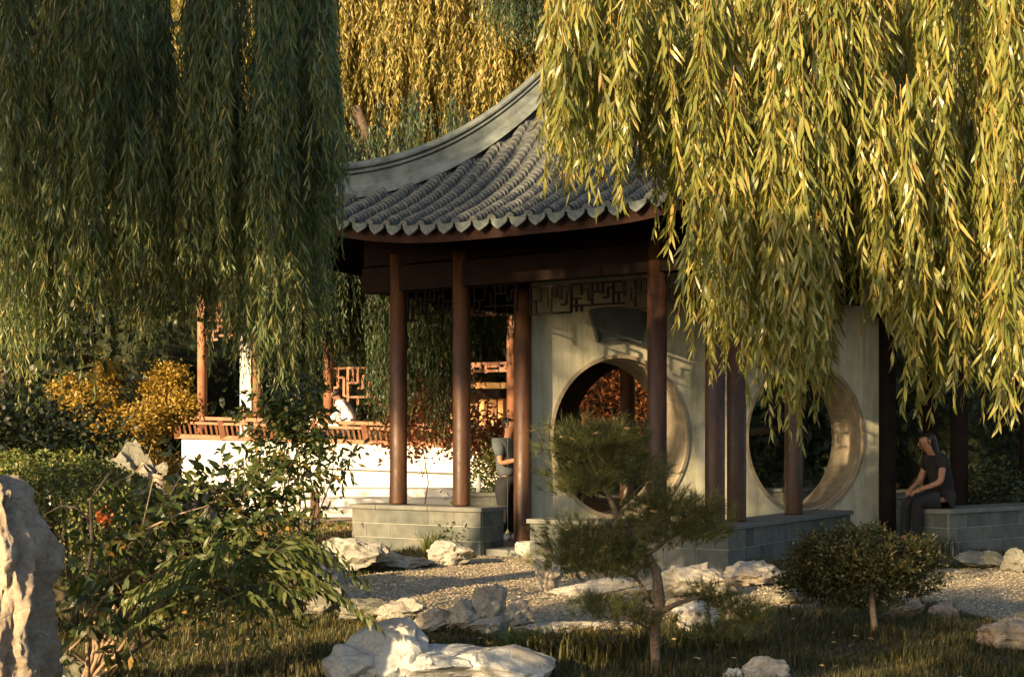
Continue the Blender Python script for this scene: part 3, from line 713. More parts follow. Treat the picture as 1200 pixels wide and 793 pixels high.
# posts
for px_, w_, yt_, lb in ((369, .125, 576, 'short square brown timber post standing on the lawn beside the left bench'), (318, .11, 580, 'short brown timber post half hidden by the leafy shrub')):
    Yp = 20.2; q = P(px_, 620, Yp); pz = P(px_, yt_, Yp).z; g = G(); g.box((q.x, q.y, pz/2), w_, w_, pz); g.box((q.x, q.y, pz+.006), w_+.012, w_+.012, .012)
    tag(g.build('timber_post', M_noise('post_timber', (.06, .035, .02), (.12, .07, .04), 12, .8), None, bevel=.004), lb, 'post', 'timber posts on the lawn')
q = P(288, 620, 15); g = G(); g.box((q.x, q.y, q.z), .10, .10, .12); g.lathe((q.x, q.y, 0), [(.02, 0), (.02, q.z-.06)], 10)
tag(g.build('path_lamp', MT['white'], None, bevel=.01), 'small white block topped path light among the shrub leaves', 'lamp')
# ================================================================== ROCKS
def rock(cx, cy, z0, w, d, h, seed, mat='rock', sub=4, rough=.16, planes=16, lumps=None, lean=(0, 0), sq=1):
    """returns arrays of a chiselled, pitted stone sitting on z0"""
    import bmesh
    rnd = random.Random(seed); g = G()
    for (ox, oy, sw, sd, sh) in (lumps or [(0, 0, 1, 1, 1)]):
        bm = bmesh.new(); bmesh.ops.create_icosphere(bm, subdivisions=sub, radius=1)
        pl = [(Vector((rnd.gauss(0, 1), rnd.gauss(0, 1), rnd.gauss(.25, .8))).normalized(), rnd.uniform(.52, .88)) for _ in range(planes)]
        so_ = Vector((rnd.uniform(0, 90), rnd.uniform(0, 90), rnd.uniform(0, 90)))
        for v in bm.verts:
            p = v.co.copy()
            if sq != 1: p = Vector([math.copysign(abs(c_)**sq, c_) for c_ in p])
            for n_, dd in pl:
                t = p.dot(n_)-dd
                if t > 0: p -= n_*t*.9
            q = p*1.7+so_
            r_ = noise.fractal(q*.8, 1.1, 2.1, 4)*.22-abs(noise.noise(q*1.3))*.32-abs(noise.noise(q*2.6))*.12-max(0, noise.noise(q*3.2+Vector((5, 1, 2)))-.25)*.25
            p = p*(1+r_*rough/.16)
            v.co = Vector((p.x*w/2*sw*1.25+ox*w, p.y*d/2*sd*1.25+oy*d, (p.z*.62+.42)*h*sh))
            v.co.x += lean[0]*v.co.z; v.co.y += lean[1]*v.co.z
            if v.co.z < -.05: v.co.z = -.05
        bm.verts.ensure_lookup_table()
        g.arr([(v.co.x+cx, v.co.y+cy, v.co.z+z0) for v in bm.verts], [tuple(v.index for v in f.verts) for f in bm.faces]); bm.free()
    return g
def put_rock(px, yb_, wpx, hpx, seed, label, mat='rock', depth=.8, sub=5, Y=None, z0=0, **kw):
    Yr = Y or GY(yb_); x_ = (px-600)/FPX*Yr; w_ = wpx/FPX*Yr; h_ = hpx/FPX*Yr*1.08+.02
    g = rock(x_, Yr+w_*depth*.4, z0, w_, w_*depth, h_, seed, mat, sub, **kw); me = g.build('rock', MT[mat], None, False)
    me.data.shade_smooth(); me.data.set_sharp_from_angle(angle=R(30))
    return tag(me, label, 'rock')
put_rock(16, 0, 118, 0, 11, 'tall brown streaked standing stone cropped by the left edge', 'rockbrown', .8, 6, Y=5.2, rough=.13) if False else None
g = G(); NA, NZ = 150, 130; V = []; F = []; rprof = [(0, 36), (.33, 40), (.45, 34), (.62, 42), (.74, 36), (.80, 28), (.87, 15), (.93, 4), (.97, -4), (1.0, -14)]
for j in range(NZ):
    f = j/(NZ-1); xr = P(interp(f, rprof), 0, 5.25).x; xl = -2.32+.25*max(0, f-.6); cx_s = (xr+xl)/2; a_ = (xr-xl)/2*1.03
    dep = .24*(1-.35*max(0, f-.7)/.3)
    for i in range(NA):
        q = 2*math.pi*i/NA; cq, sq_ = math.cos(q), math.sin(q); ex = .62
        x_ = cx_s+a_*math.copysign(abs(cq)**ex, cq); y_ = 5.45+dep*math.copysign(abs(sq_)**ex, sq_); z_ = f*1.13
        n_ = Vector((x_*2.2, y_*2.2, z_*1.3)); k_ = noise.fractal(n_*1.3, .8, 2.1, 7)*.07-abs(noise.noise(n_*2.2+Vector((z_*.7, 0, 0))))*.10-abs(noise.noise(n_*5))*.045-max(0, noise.noise(n_*9)-.2)*.06
        V.append((x_+cq*k_, y_+sq_*k_, z_+(noise.noise(n_*2)*.03 if f > .1 else 0)))
for j in range(NZ-1):
    for i in range(NA): F.append((j*NA+i, j*NA+(i+1) % NA, (j+1)*NA+(i+1) % NA, (j+1)*NA+i))
F.append(tuple(range((NZ-1)*NA, NZ*NA))); g.arr(V, F)
so2 = g.build('standing_stone', MT['rockbrown']); so2.data.shade_smooth(); so2.data.set_sharp_from_angle(angle=R(40))
tag(so2, 'tall brown streaked standing stone cropped by the left edge', 'rock')
put_rock(70, 808, 55, 40, 14, 'small dark rock at the foot of the tall standing stone', 'rockdark')
put_rock(510, 812, 262, 62, 21, 'large pale white boulder low in the foreground, with a knob at its left end', 'rockpale', .5, 5, rough=.075,
         lumps=[(-.28, .1, .42, .9, 1.25), (0, 0, .8, .8, .72), (.30, 0, .5, .7, .80), (-.36, -.2, .3, .6, .75)])
put_rock(606, 800, 30, 13, 23, 'little white stone at the right tip of the pale boulder', 'rockpale')
put_rock(408, 674, 78, 46, 31, 'taller grey brown rock left of the block bench', 'rock')
put_rock(380, 684, 56, 36, 32, 'lower sunlit tan rock in front of the taller grey brown rock', 'rock')
put_rock(466, 668, 74, 18, 33, 'long flat grey rock lying before the left bench', 'rock', .5)
put_rock(522, 664, 60, 29, 34, 'rounded grey rock at the plant by the bench corner', 'rock')
put_rock(568, 745, 112, 47, 41, 'jagged heap of grey limestone in the centre of the gravel edge', 'rock', .7, 5, lumps=[(-.2, 0, .5, .9, .72), (.08, .1, .45, .9, 1.05), (.32, 0, .42, .8, .8), (.05, -.35, .5, .6, .5)])
put_rock(473, 733, 66, 30, 42, 'smooth cream rock left of the jagged heap', 'rock')
put_rock(512, 742, 60, 26, 46, 'low tan rock wedged between the cream rock and the jagged heap', 'rock')
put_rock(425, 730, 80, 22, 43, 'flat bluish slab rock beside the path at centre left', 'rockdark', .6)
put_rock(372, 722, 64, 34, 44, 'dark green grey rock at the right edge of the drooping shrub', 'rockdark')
put_rock(650, 748, 120, 13, 45, 'thin flat grey slab right of the jagged heap', 'rock', .5)
put_rock(643, 694, 34, 42, 51, 'upright cream rock at the left edge of the small pine', 'rock', .8)
put_rock(705, 699, 110, 15, 52, 'long low cream slab behind the small pine', 'rock', .4)
put_rock(812, 702, 100, 42, 53, 'broad sunlit cream boulder right of the pine trunk', 'rock', .7, 5)
put_rock(880, 688, 70, 30, 54, 'cream rock with a slanting top before the corner bench', 'rock')
put_rock(818, 748, 64, 38, 55, 'pale rock low beside the pine trunk, under the cream boulder', 'rockpale')
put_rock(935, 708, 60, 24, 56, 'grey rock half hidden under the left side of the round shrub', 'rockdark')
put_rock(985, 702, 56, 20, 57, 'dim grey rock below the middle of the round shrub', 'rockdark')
put_rock(1064, 726, 44, 20, 61, 'low dark tan rock right of the round shrub stem', 'rockbrown')
put_rock(1110, 730, 36, 23, 62, 'knobbly tan rock alone beside the dark gravel at right', 'rockbrown')
put_rock(1182, 764, 84, 34, 63, 'large dim rock at the right edge above the dark grass', 'rockbrown', .7)
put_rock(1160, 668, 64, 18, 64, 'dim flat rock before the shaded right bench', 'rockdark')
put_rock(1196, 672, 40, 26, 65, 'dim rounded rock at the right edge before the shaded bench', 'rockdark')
put_rock(905, 803, 56, 24, 66, 'pale rock top cut by the bottom edge of the picture', 'rock')
put_rock(862, 800, 20, 14, 67, 'small white pebble rock left of the cut pale rock', 'rockpale')
for i, (px_, w_, h_, yt_, lb) in enumerate(((128, 105, 0, 516, 'upright grey rock behind the trailing mound, leftmost of its three'), (168, 85, 0, 518, 'upright split grey rock behind the shrub, middle of its three'), (200, 90, 0, 530, 'pale rock touching the white hall wall, rightmost of its three'))):
    Yr = 12.5; h = P(0, yt_, Yr).z; g = rock(P(px_, 0, Yr).x, Yr, 0, w_/FPX*Yr*1.2, .6, h*.96, 80+i, 'rock', 5, .26, 9)
    o = g.build('rock', MT['rockdark'] if i != 2 else MT['rockbrown']); o.data.shade_smooth(); o.data.set_sharp_from_angle(angle=R(38)); tag(o, lb, 'rock')
# ================================================================== WILLOWS
def add_sprays(parent, parts, lname, lmat, tname='twigs', tmat='bark_pale'):
    lv = join([p[0] for p in parts]); tw = join([p[1] for p in parts])
    build_arr(lname, *lv, MT[lmat], parent); build_arr(tname, *tw, MT[tmat], parent)
def curtain(rng, n_bunch, px0, px1, Yr, bottom, top_py, strands=(5, 9), spread=.10, L=(.075, .125), W=(.011, .017), spacing=.016, ragged=.25, topjit=.3, edge=None, minlen=.25, shift=(0, 0), tt=0):
    S, D, LN = [], [], []
    for _ in range(n_bunch):
        px = rng.uniform(px0, px1); Y = rng.uniform(*Yr); tp = top_py if not callable(top_py) else top_py(px)
        b_ = interp(px, bottom); zt_ = P(px, tp, Y).z; x0 = P(px, 0, Y).x
        full = P(px, b_, Y).z
        bl = full+abs(rng.normal(0, ragged))*1.0+rng.uniform(0, ragged)
        k = rng.integers(*strands)
        hz = rng.uniform(0, 1)**1.5                         # some tassels start lower, in front
        zs = zt_-(zt_-bl)*hz*.75+rng.uniform(0, topjit)
        dx, dy = rng.normal(0, .04, 2)
        for j in range(k):
            l = max(zs-bl-abs(rng.normal(0, .10))*(j > 0)-rng.uniform(0, .25)*(j > 0), minlen)
            a = rng.uniform(0, 6.28); r = spread*rng.uniform(0, 1)
            S.append((x0+math.cos(a)*r*.5, Y+math.sin(a)*r*.5, zs+rng.uniform(-.05, .1))); D.append((math.cos(a)*r*.5+dx, math.sin(a)*r*.5+dy, -1)); LN.append(l)
    return sprays(rng, np.array(S), np.array(D), np.array(LN), 0.0, spacing, L, W, wob=.03, seg=8, ldroop=.35, t0=tt)
rng = np.random.default_rng(21)
def limb(g, pts, r0, r1, n=10):
    k = len(pts); g.tube(pts, [r0+(r1-r0)*i/(k-1) for i in range(k)], n)
# right willow (near, lit)
wr = empty('weeping_willow', (5.2, 6.8, 0), 'yellow green weeping willow hanging in front of the roof at right', 'tree')
bot = [(635, 262), (660, 268), (700, 262), (745, 268), (762, 250), (785, 330), (800, 345), (835, 390), (850, 505), (875, 455), (905, 470), (925, 440), (942, 535), (965, 440), (985, 385), (1010, 360), (1035, 420), (1060, 440), (1085, 485), (1103, 515), (1130, 480), (1150, 440), (1180, 525), (1215, 520), (1300, 520)]
parts = [curtain(rng, 112, 668, 1230, (5.0, 6.6), bot, -60, ragged=.2, L=(.07, .14), W=(.009, .0155)),
         curtain(rng, 34, 652, 800, (5.0, 6.2), bot, -40, ragged=.18, L=(.07, .14), W=(.009, .0155)),
         curtain(rng, 34, 830, 1220, (5.0, 5.8), bot, -40, ragged=.03, strands=(6, 10)),
         curtain(rng, 60, 700, 1260, (6.6, 8.2), [(a, b_-60) for a, b_ in bot], -80, ragged=.25, L=(.08, .12), spacing=.02)]
# strands that sweep down-right from the top-left tip
add_sprays(wr, parts, 'foliage', 'willow_gold', 'twigs', 'willowtwig')
g = G(); limb(g, [(5.2, 6.8, 0), (5.1, 6.8, 1.6), (4.8, 6.7, 3.0), (4.2, 6.6, 4.2)], .32, .2, 14); g.build('trunk', MT['bark'], wr, True)
for pts in ([(4.2, 6.6, 4.1), (3.0, 6.2, 4.6), (1.6, 5.8, 4.5), (.4, 5.6, 4.0)], [(4.6, 6.65, 3.5), (4.0, 7.2, 4.8), (2.4, 7.6, 5.2), (.9, 7.4, 4.8)], [(4.3, 6.6, 4.0), (3.8, 5.8, 4.6), (2.6, 5.3, 4.6), (1.5, 5.2, 4.2)]):
    g = G(); limb(g, pts, .15, .03); g.build('limb', MT['bark'], wr, True)
# left willow (near, shaded)
wl = empty('weeping_willow', (-4.3, 7.8, 0), 'dark green weeping willow curtain filling the upper left, in shade', 'tree')
bl = [(-120, 520), (0, 520), (40, 505), (80, 470), (120, 430), (160, 455), (200, 430), (240, 440), (275, 465), (310, 495), (345, 470), (365, 420), (378, 320), (392, 240)]
parts = [curtain(rng, 122, -30, 384, (7.2, 8.6), bl, -60, ragged=.45, L=(.07, .13), W=(.008, .013), spacing=.020),
         curtain(rng, 74, -30, 386, (8.3, 9.3), bl, -80, ragged=.5, L=(.08, .12), W=(.010, .015), spacing=.024),
         curtain(rng, 26, 340, 386, (8, 9.5), bl, -60, ragged=.2, L=(.08, .12), W=(.010, .015), spacing=.02),
         curtain(rng, 16, -520, -60, (7.5, 9.3), [(-500, 120), (0, 160)], -560, ragged=.9, L=(.08, .12), W=(.010, .015), spacing=.03)]  # last curtain: strands added out of frame to dapple the gate wall
add_sprays(wl, parts, 'foliage', 'willow_green', 'twigs', 'bark')
g = G(); limb(g, [(-4.3, 7.3, 0), (-4.25, 7.4, 2), (-4.1, 7.6, 3.6), (-3.6, 7.9, 4.8)], .22, .15, 14); g.build('trunk', MT['bark'], wl, True)
for pts in ([(-4.15, 7.8, 3.4), (-3.2, 8.2, 4.7), (-2.0, 8.4, 5.0), (-1.2, 8.6, 4.7)], [(-4.2, 7.8, 3.2), (-3.9, 7.6, 4.6), (-3.2, 7.6, 4.9), (-2.4, 7.6, 4.6)], [P(-30, 30, 8.6), P(30, 38, 8.6), P(130, 48, 8.7), P(170, 60, 8.9)]):
    g = G(); limb(g, pts, .10 if pts[0][2] < 3.5 else .018, .008); g.build('limb', MT['bark'], wl, True)
# willow between pavilion and hall, deep green
wm = empty('weeping_willow', (-1.62, 19.2, 0), 'deep green weeping willow behind the pavilion columns', 'tree')
bm_ = [(255, 420), (290, 450), (330, 480), (370, 480), (385, 445), (405, 438), (425, 450), (440, 510), (455, 540), (480, 530), (505, 560), (520, 580), (535, 520), (555, 440), (590, 450), (640, 440)]
parts = [curtain(rng, 120, 262, 545, (17.9, 19.6), bm_, 150, ragged=.7, L=(.09, .14), W=(.014, .022), spacing=.035, spread=.2, topjit=.6),
         curtain(rng, 40, 165, 262, (18.2, 20), [(160, 380), (262, 430)], 180, ragged=.5, L=(.09, .14), W=(.014, .022), spacing=.035, spread=.25, topjit=.6),
         curtain(rng, 120, 262, 455, (18.2, 20), bm_, 180, ragged=.35, L=(.09, .14), W=(.014, .022), spacing=.035, spread=.25, topjit=.6),
         curtain(rng, 26, 545, 608, (18.5, 19.5), bm_, 250, ragged=.5, L=(.09, .13), W=(.014, .02), spacing=.05, spread=.2)]
add_sprays(wm, parts, 'foliage', 'willow_dark', 'twigs', 'bark')
g = G(); limb(g, [(-1.62, 19.2, 0), (-1.62, 19.3, 2), (-1.6, 19.3, 4.2), (-2.2, 19.2, 6)], .11, .07, 12); g.build('trunk', MT['bark'], wm, True)
for pts in ([(-1.6, 19.3, 4), (-1.0, 19, 5.4), (-.6, 18.8, 5.2)], [(-1.6, 19.3, 3.8), (-2.8, 19, 5.2), (-3.9, 18.8, 5.0)]):
    g = G(); limb(g, pts, .07, .02); g.build('limb', MT['bark'], wm, True)
# golden willow far behind the ridge
wb = empty('weeping_willow', (1.0, 25.0, 0), 'golden sunlit weeping willow behind the roof ridge', 'tree')
parts = [curtain(rng, 430, 40, 760, (22.5, 24.5), [(40, 360), (200, 330), (380, 230), (700, 230), (760, 230)], -160, ragged=1.2, L=(.14, .22), W=(.024, .036), spacing=.05, spread=.6, topjit=1.5, strands=(5, 9)),
         curtain(rng, 210, 40, 760, (24.5, 27), [(40, 360), (200, 330), (800, 250)], -200, ragged=1.2, L=(.14, .2), W=(.03, .04), spacing=.06, spread=.5, topjit=1.5)]
add_sprays(wb, parts, 'foliage', 'willow_back', 'twigs', 'bark')
g = G(); limb(g, [(1, 25, 0), (.8, 25, 3.5), (.2, 25, 7), (-.5, 25, 10)], .4, .15, 14); g.build('trunk', MT['bark'], wb, True)
for pts in ([(.6, 25, 5), (-1.5, 24.6, 9), (-4, 24, 10.5)], [(.4, 25, 6), (2, 24.5, 9.5), (3, 24, 10.5)]):
    g = G(); limb(g, pts, .16, .04); g.build('limb', MT['bark'], wb, True)
wg = empty('weeping_willow', (2.6, 22.6, 0), 'green shaded willow boughs beside the golden willow above the ridge', 'tree')
parts = [curtain(rng, 50, 575, 700, (20.5, 21.8), [(560, 50), (600, 90), (640, 90), (700, 100)], -160, ragged=.5, L=(.12, .17), W=(.018, .026), spacing=.045, spread=.3, topjit=.8)]
add_sprays(wg, parts, 'foliage', 'willow_dark', 'twigs', 'bark')
g = G(); limb(g, [(2.6, 22.6, 0), (2.5, 22.4, 4), (1.8, 22, 7), (1, 21.5, 9)], .3, .08, 12); g.build('trunk', MT['bark'], wg, True)
# ================================================================== GENERAL TREES
def ell(rng, c, r, n, shell=.35):
    d = unit(rng.normal(size=(n, 3))); k = (1-shell*rng.uniform(0, 1, n)**1.2)[:, None]
    return np.array(c)+d*np.array(r)*k, d
def tree(name, label, cat, base, clumps, n, L, W, mat, rng, trunk=.2, bark='bark', group=None, limbs=True, shell=.5):
    t = empty(name, base, label, cat, group); pts = []; ds = []
    tot = sum(c[3]*c[4]*c[5] if False else (c[3]*c[5]) for c in clumps)
    for (x_, y_, z_, rx, ry, rz) in clumps:
        k = int(n*(rx*rz)/tot); p, d = ell(rng, (x_, y_, z_), (rx, ry, rz), k, shell); 
        # local clumping
        m_ = max(k//14, 1); cen = p[rng.integers(0, k, m_)]; pick = rng.integers(0, m_, k)
        p = cen[pick]+rng.normal(0, 1, (k, 3))*L*1.3; pts.append(p); ds.append(d[rng.permutation(k)])
    p = np.concatenate(pts); d = unit(np.concatenate(ds)+rng.normal(0, .6, p.shape)+np.array([0, 0, -.3]))
    lf = leaf_arrays(rng, p, d, rng.uniform(.6, 1.2, len(p))*L, rng.uniform(.6, 1.2, len(p))*W, .15)
    build_arr('crown', *lf, MT[mat], t)
    g = G(); b_ = Vector(base); top = Vector(clumps[0][:3]); limb(g, [b_, b_.lerp(top, .4)+Vector((.1, 0, 0)), b_.lerp(top, .8)], trunk, trunk*.5, 10)
    for c in clumps[1:]:
        g.tube([b_.lerp(top, .45), (b_.lerp(top, .6)+Vector(c[:3]))/2, Vector(c[:3])], [trunk*.5, trunk*.3, trunk*.1], 7)
    g.build('trunk', MT[bark], t, True); return t
def clumpset(rnd, cx, cy, cz, w, d, h, n, r=(.25, .45)):
    out = [(cx, cy, cz, w*.32, d*.32, h*.32)]
    for _ in range(n):
        a = rnd.uniform(0, 6.28); k = rnd.uniform(.3, .75); s = rnd.uniform(*r)
        out.append((cx+math.cos(a)*w/2*k, cy+math.sin(a)*d/2*k, cz+rnd.uniform(-.5, .5)*h*.8, w*s*.6, d*s*.6, h*s*.5))
    return out
rnd = random.Random(4); rng2 = np.random.default_rng(8)
# far-off wood: one mass, leafy shell in front of dark lumps
g = G()
V = []; F = []; nx, nz = 120, 24
for j in range(nz):
    for i in range(nx):
        x_ = -34+68*i/(nx-1); z_ = -.2+17*j/(nz-1)
        y_ = 38+4*noise.noise(Vector((x_*.25, z_*.3, 7)))+1.6*noise.noise(Vector((x_*.8, z_*.9, 2)))+.018*x_*x_*0
        V.append((x_, y_, z_))
for j in range(nz-1):
    for i in range(nx-1): F.append((j*nx+i, j*nx+i+1, (j+1)*nx+i+1, (j+1)*nx+i))
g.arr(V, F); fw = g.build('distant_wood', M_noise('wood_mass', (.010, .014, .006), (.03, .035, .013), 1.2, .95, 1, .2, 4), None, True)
tag(fw, 'dark leafy wood closing the garden behind everything', 'wood', kind='stuff')
Vn = np.array(V); k = rng2.integers(0, len(Vn), 26000); p = Vn[k]+rng2.normal(0, .45, (26000, 3))+np.array([0, -.5, 0])
lf = leaf_arrays(rng2, p, unit(rng2.normal(size=p.shape)+np.array([0, 0, -.6])), rng2.uniform(.2, .42, len(p)), rng2.uniform(.1, .2, len(p)))
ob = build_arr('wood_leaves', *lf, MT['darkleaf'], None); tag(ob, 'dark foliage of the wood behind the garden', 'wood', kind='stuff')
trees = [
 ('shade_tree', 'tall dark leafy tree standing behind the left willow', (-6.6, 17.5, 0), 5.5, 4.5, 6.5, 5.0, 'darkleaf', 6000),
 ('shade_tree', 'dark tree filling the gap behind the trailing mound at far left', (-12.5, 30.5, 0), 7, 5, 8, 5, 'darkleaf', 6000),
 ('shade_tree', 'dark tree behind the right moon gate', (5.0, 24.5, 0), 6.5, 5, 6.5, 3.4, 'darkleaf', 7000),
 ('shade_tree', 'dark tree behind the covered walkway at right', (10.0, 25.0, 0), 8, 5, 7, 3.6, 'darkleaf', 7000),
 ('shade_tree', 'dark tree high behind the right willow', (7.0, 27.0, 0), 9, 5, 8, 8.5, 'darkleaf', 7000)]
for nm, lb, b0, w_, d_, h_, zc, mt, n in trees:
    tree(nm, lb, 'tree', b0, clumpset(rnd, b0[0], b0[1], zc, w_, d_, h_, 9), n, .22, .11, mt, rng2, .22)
# golden bush lit at left
def pxclumps(lst): return [(*P(a, b_, Y), rx, ry, rz) for a, b_, Y, rx, ry, rz in lst]
tree('golden_shrub', 'bright golden yellow shrub glowing beneath the left willow', 'shrub', (P(150, 0, 16).x, 16, 0),
     pxclumps([(150, 500, 16, .45, .4, .22), (105, 470, 16, .30, .3, .14), (150, 530, 16, .35, .4, .16), (180, 490, 16.4, .26, .3, .22), (80, 455, 16.2, .2, .2, .1), (200, 445, 16.6, .24, .2, .16), (212, 478, 16.4, .22, .2, .16), (125, 440, 16.8, .14, .2, .16), (185, 455, 17, .2, .2, .14), (180, 550, 15.8, .3, .3, .14)]), 16000, .048, .03, 'goldbush', rng2, .06)
# rust leaved shrubs behind the columns and gates
for i, (cl, lb) in enumerate(((pxclumps([(495, 500, 23, .9, .5, .5), (525, 470, 23, .5, .5, .5), (480, 470, 23.5, .5, .4, .3)]), 'rust red shrub seen between the two columns on the left bench'),
     (pxclumps([(700, 470, 31, .85, .6, .75), (740, 440, 31, .85, .6, .7), (700, 510, 30.6, .85, .6, .5), (765, 500, 31, .7, .6, .8), (680, 440, 31.3, .6, .5, .6)]), 'rust red shrub framed by the left moon gate'),
     (pxclumps([(575, 515, 23.5, .55, .4, .35), (600, 535, 23, .4, .4, .3)]), 'rust shrub in the entrance gap behind the standing person'))):
    tree('rust_shrub', lb, 'shrub', (cl[0][0], cl[0][1], 0), cl, 2600 if i != 1 else 5000, .11, .05, 'redleaf', rng2, .014)
tree('leafy_shrub', 'mid green shrub behind the water bottle', 'shrub', (P(585, 0, 20).x, 20, 0), pxclumps([(583, 560, 20, .45, .3, .55), (565, 580, 20, .3, .3, .3), (600, 575, 20, .3, .3, .4)]), 2200, .10, .03, 'broad', rng2, .03)
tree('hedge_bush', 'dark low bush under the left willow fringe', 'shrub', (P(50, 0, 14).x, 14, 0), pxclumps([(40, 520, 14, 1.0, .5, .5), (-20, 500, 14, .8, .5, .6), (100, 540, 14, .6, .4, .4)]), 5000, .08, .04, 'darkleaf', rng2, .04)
# unseen trees added between sun and garden, shaped to cast the wanted shade
def at_sun(x_, y_, z_, k): return (x_+SUN.x/math.cos(EL)*k, y_+SUN.y/math.cos(EL)*k, z_+math.tan(EL)*k)
for (tx, ty, tz, kk, w_, d_, h_, n, lb) in (
   (-2.3, 8.0, 4.3, 15, 2.9, 3.2, 2.6, 900, 'unseen broad evergreen added left behind the viewer to shade the left willow'),
   (-2.0, 15.0, 4.1, 22, 2.6, 2.9, 2.5, 9000, 'unseen tall evergreen added far left behind the viewer to shade the roof'),
   (2.0, 9.0, -.45, 10, 1.5, 1.3, 2.8, 3600, 'unseen evergreen added beside the viewer to dapple the pine and foreground'),
   (4.6, 9.5, -1.1, 10.6, 1.5, 1.5, 2.9, 10000, 'unseen evergreen added beside the viewer to shade the lower right, rightmost of the row'),
   (3.0, 9.6, -.4, 10.8, 1.3, 1.3, 3.0, 6000, 'unseen evergreen added beside the viewer to shade the right gravel, tallest of the row'),
   (1.35, 14.6, 3.95, 20, 1.3, 1.3, .9, 1300, 'unseen slim evergreen added behind the viewer to shade the hanging fret'),
   (4.9, 15.6, .9, 15, 2.6, 2.6, 2.6, 5000, 'unseen evergreen added behind the viewer to shade the right bench')):
    c_ = at_sun(tx, ty, tz, kk)
    of = 0 if kk < 12 else (-4.5 if 14 < ty < 15.2 else 2.2)
    tree('added_shade_tree', lb, 'tree', (c_[0]+.79*of, c_[1]-.61*of, 0), clumpset(rnd, c_[0], c_[1], c_[2], w_, d_, h_, 12), n, .26 if kk > 12 else .08, .15 if kk > 12 else .045, 'darkleaf', rng2, .12 if kk > 12 else .06)
# ================================================================== FOREGROUND PLANTS
def shrub(name, label, cat, base, cl, rng, L, W, mat, twig=(.12, .3), spacing=.03, grav=.8, r=.012, bark='bark_pale', ldroop=.3, extra=None, flat=None, stems=True, up=.3):
    t = empty(name, base, label, cat); S, D, LN = [], [], []
    for (px, py, Y, rx, ry, rz, n) in cl:
        c = P(px, py, Y)
        for _ in range(n):
            d = rng.normal(size=3); d /= np.linalg.norm(d); k = rng.uniform(.15, 1)
            S.append((c.x+d[0]*rx*k, c.y+d[1]*ry*k, c.z+d[2]*rz*k)); D.append((d[0]+rng.normal()*.3, d[1]+rng.normal()*.3, d[2]+up)); LN.append(rng.uniform(*twig))
    parts = [sprays(rng, np.array(S), np.array(D), np.array(LN), grav, spacing, L, W, (.5, 1.2), seg=4, twr=.0022, wob=.01, ldroop=ldroop, curl=.15, flat=flat)]
    if extra: parts += extra
    lv = join([p[0] for p in parts]); tw = join([p[1] for p in parts])
    build_arr('foliage', *lv, MT[mat], t)
    build_arr('twigs', *tw, MT[bark], t)
    if stems:
        g = G(); b_ = Vector(base)
        for (px, py, Y, rx, ry, rz, n) in cl:
            c = P(px, py, Y); md = b_.lerp(c, .5)+Vector((rng.normal()*.06, rng.normal()*.06, .05)); b0 = b_+Vector((rng.normal()*.03, rng.normal()*.03, 0))
            g.tube([b0, b0.lerp(md, .5)+Vector((rng.normal()*.02, 0, .03)), md, md.lerp(c, .6)+Vector((rng.normal()*.03, 0, .02)), c], [r, r*.85, r*.6, r*.4, r*.2], 7)
        g.build('stem', MT[bark], t, True)
    return t
rng = np.random.default_rng(77)
b0 = P(103, 0, 7.0); b0.z = 0
sh1 = shrub('broadleaf_shrub', 'open broad leaved shrub with bare pale branches beside the standing stone', 'shrub', b0,
   [(165, 600, 7.0, .10, .2, .08, 10), (185, 610, 7.0, .22, .25, .12, 32), (235, 595, 7.2, .25, .25, .12, 36), (285, 600, 7.2, .2, .25, .18, 46), (310, 650, 7.2, .2, .25, .18, 50), (250, 660, 7.0, .25, .3, .18, 60), (190, 665, 6.9, .25, .3, .15, 46), (130, 690, 6.8, .2, .25, .16, 34), (118, 650, 6.9, .10, .2, .10, 12), (95, 740, 6.6, .1, .2, .2, 16), (150, 730, 6.7, .14, .2, .16, 16), (260, 570, 7.3, .2, .2, .06, 14), (215, 555, 7.3, .05, .1, .1, 6), (320, 590, 7.4, .16, .2, .2, 26)],
   rng, (.06, .11), (.022, .036), 'broad', grav=1.0, ldroop=.5)
g = G()
for pts, r_ in (([(103, 793), (103, 740), (99, 690), (108, 640), (106, 585), (128, 555)], .013), ([(107, 610), (88, 594), (72, 592), (52, 603)], .006), ([(150, 640), (170, 620), (210, 602), (245, 592)], .007), ([(150, 560), (172, 540), (178, 520)], .004), ([(140, 655), (165, 625), (180, 560), (190, 545)], .004)):
    pp_ = [P(a, b_, 6.8) for a, b_ in pts]; g.tube(pp_, [r_*(1-.5*i/(len(pp_)-1)) for i in range(len(pp_))], 8)
g.build('branch', MT['bark_pale'], sh1, True)
c = np.array(P(121, 607, 6.6)); nn_ = 46
lf = leaf_arrays(rng, c+rng.normal(0, .014, (nn_, 3)), unit(rng.normal(size=(nn_, 3))), rng.uniform(.02, .035, nn_), rng.uniform(.012, .018, nn_), .3)
build_arr('orange_bloom', *lf, M_leaf('orange_petal', [(0, (.45, .10, .03)), (1, (.65, .22, .06))], .3), sh1)
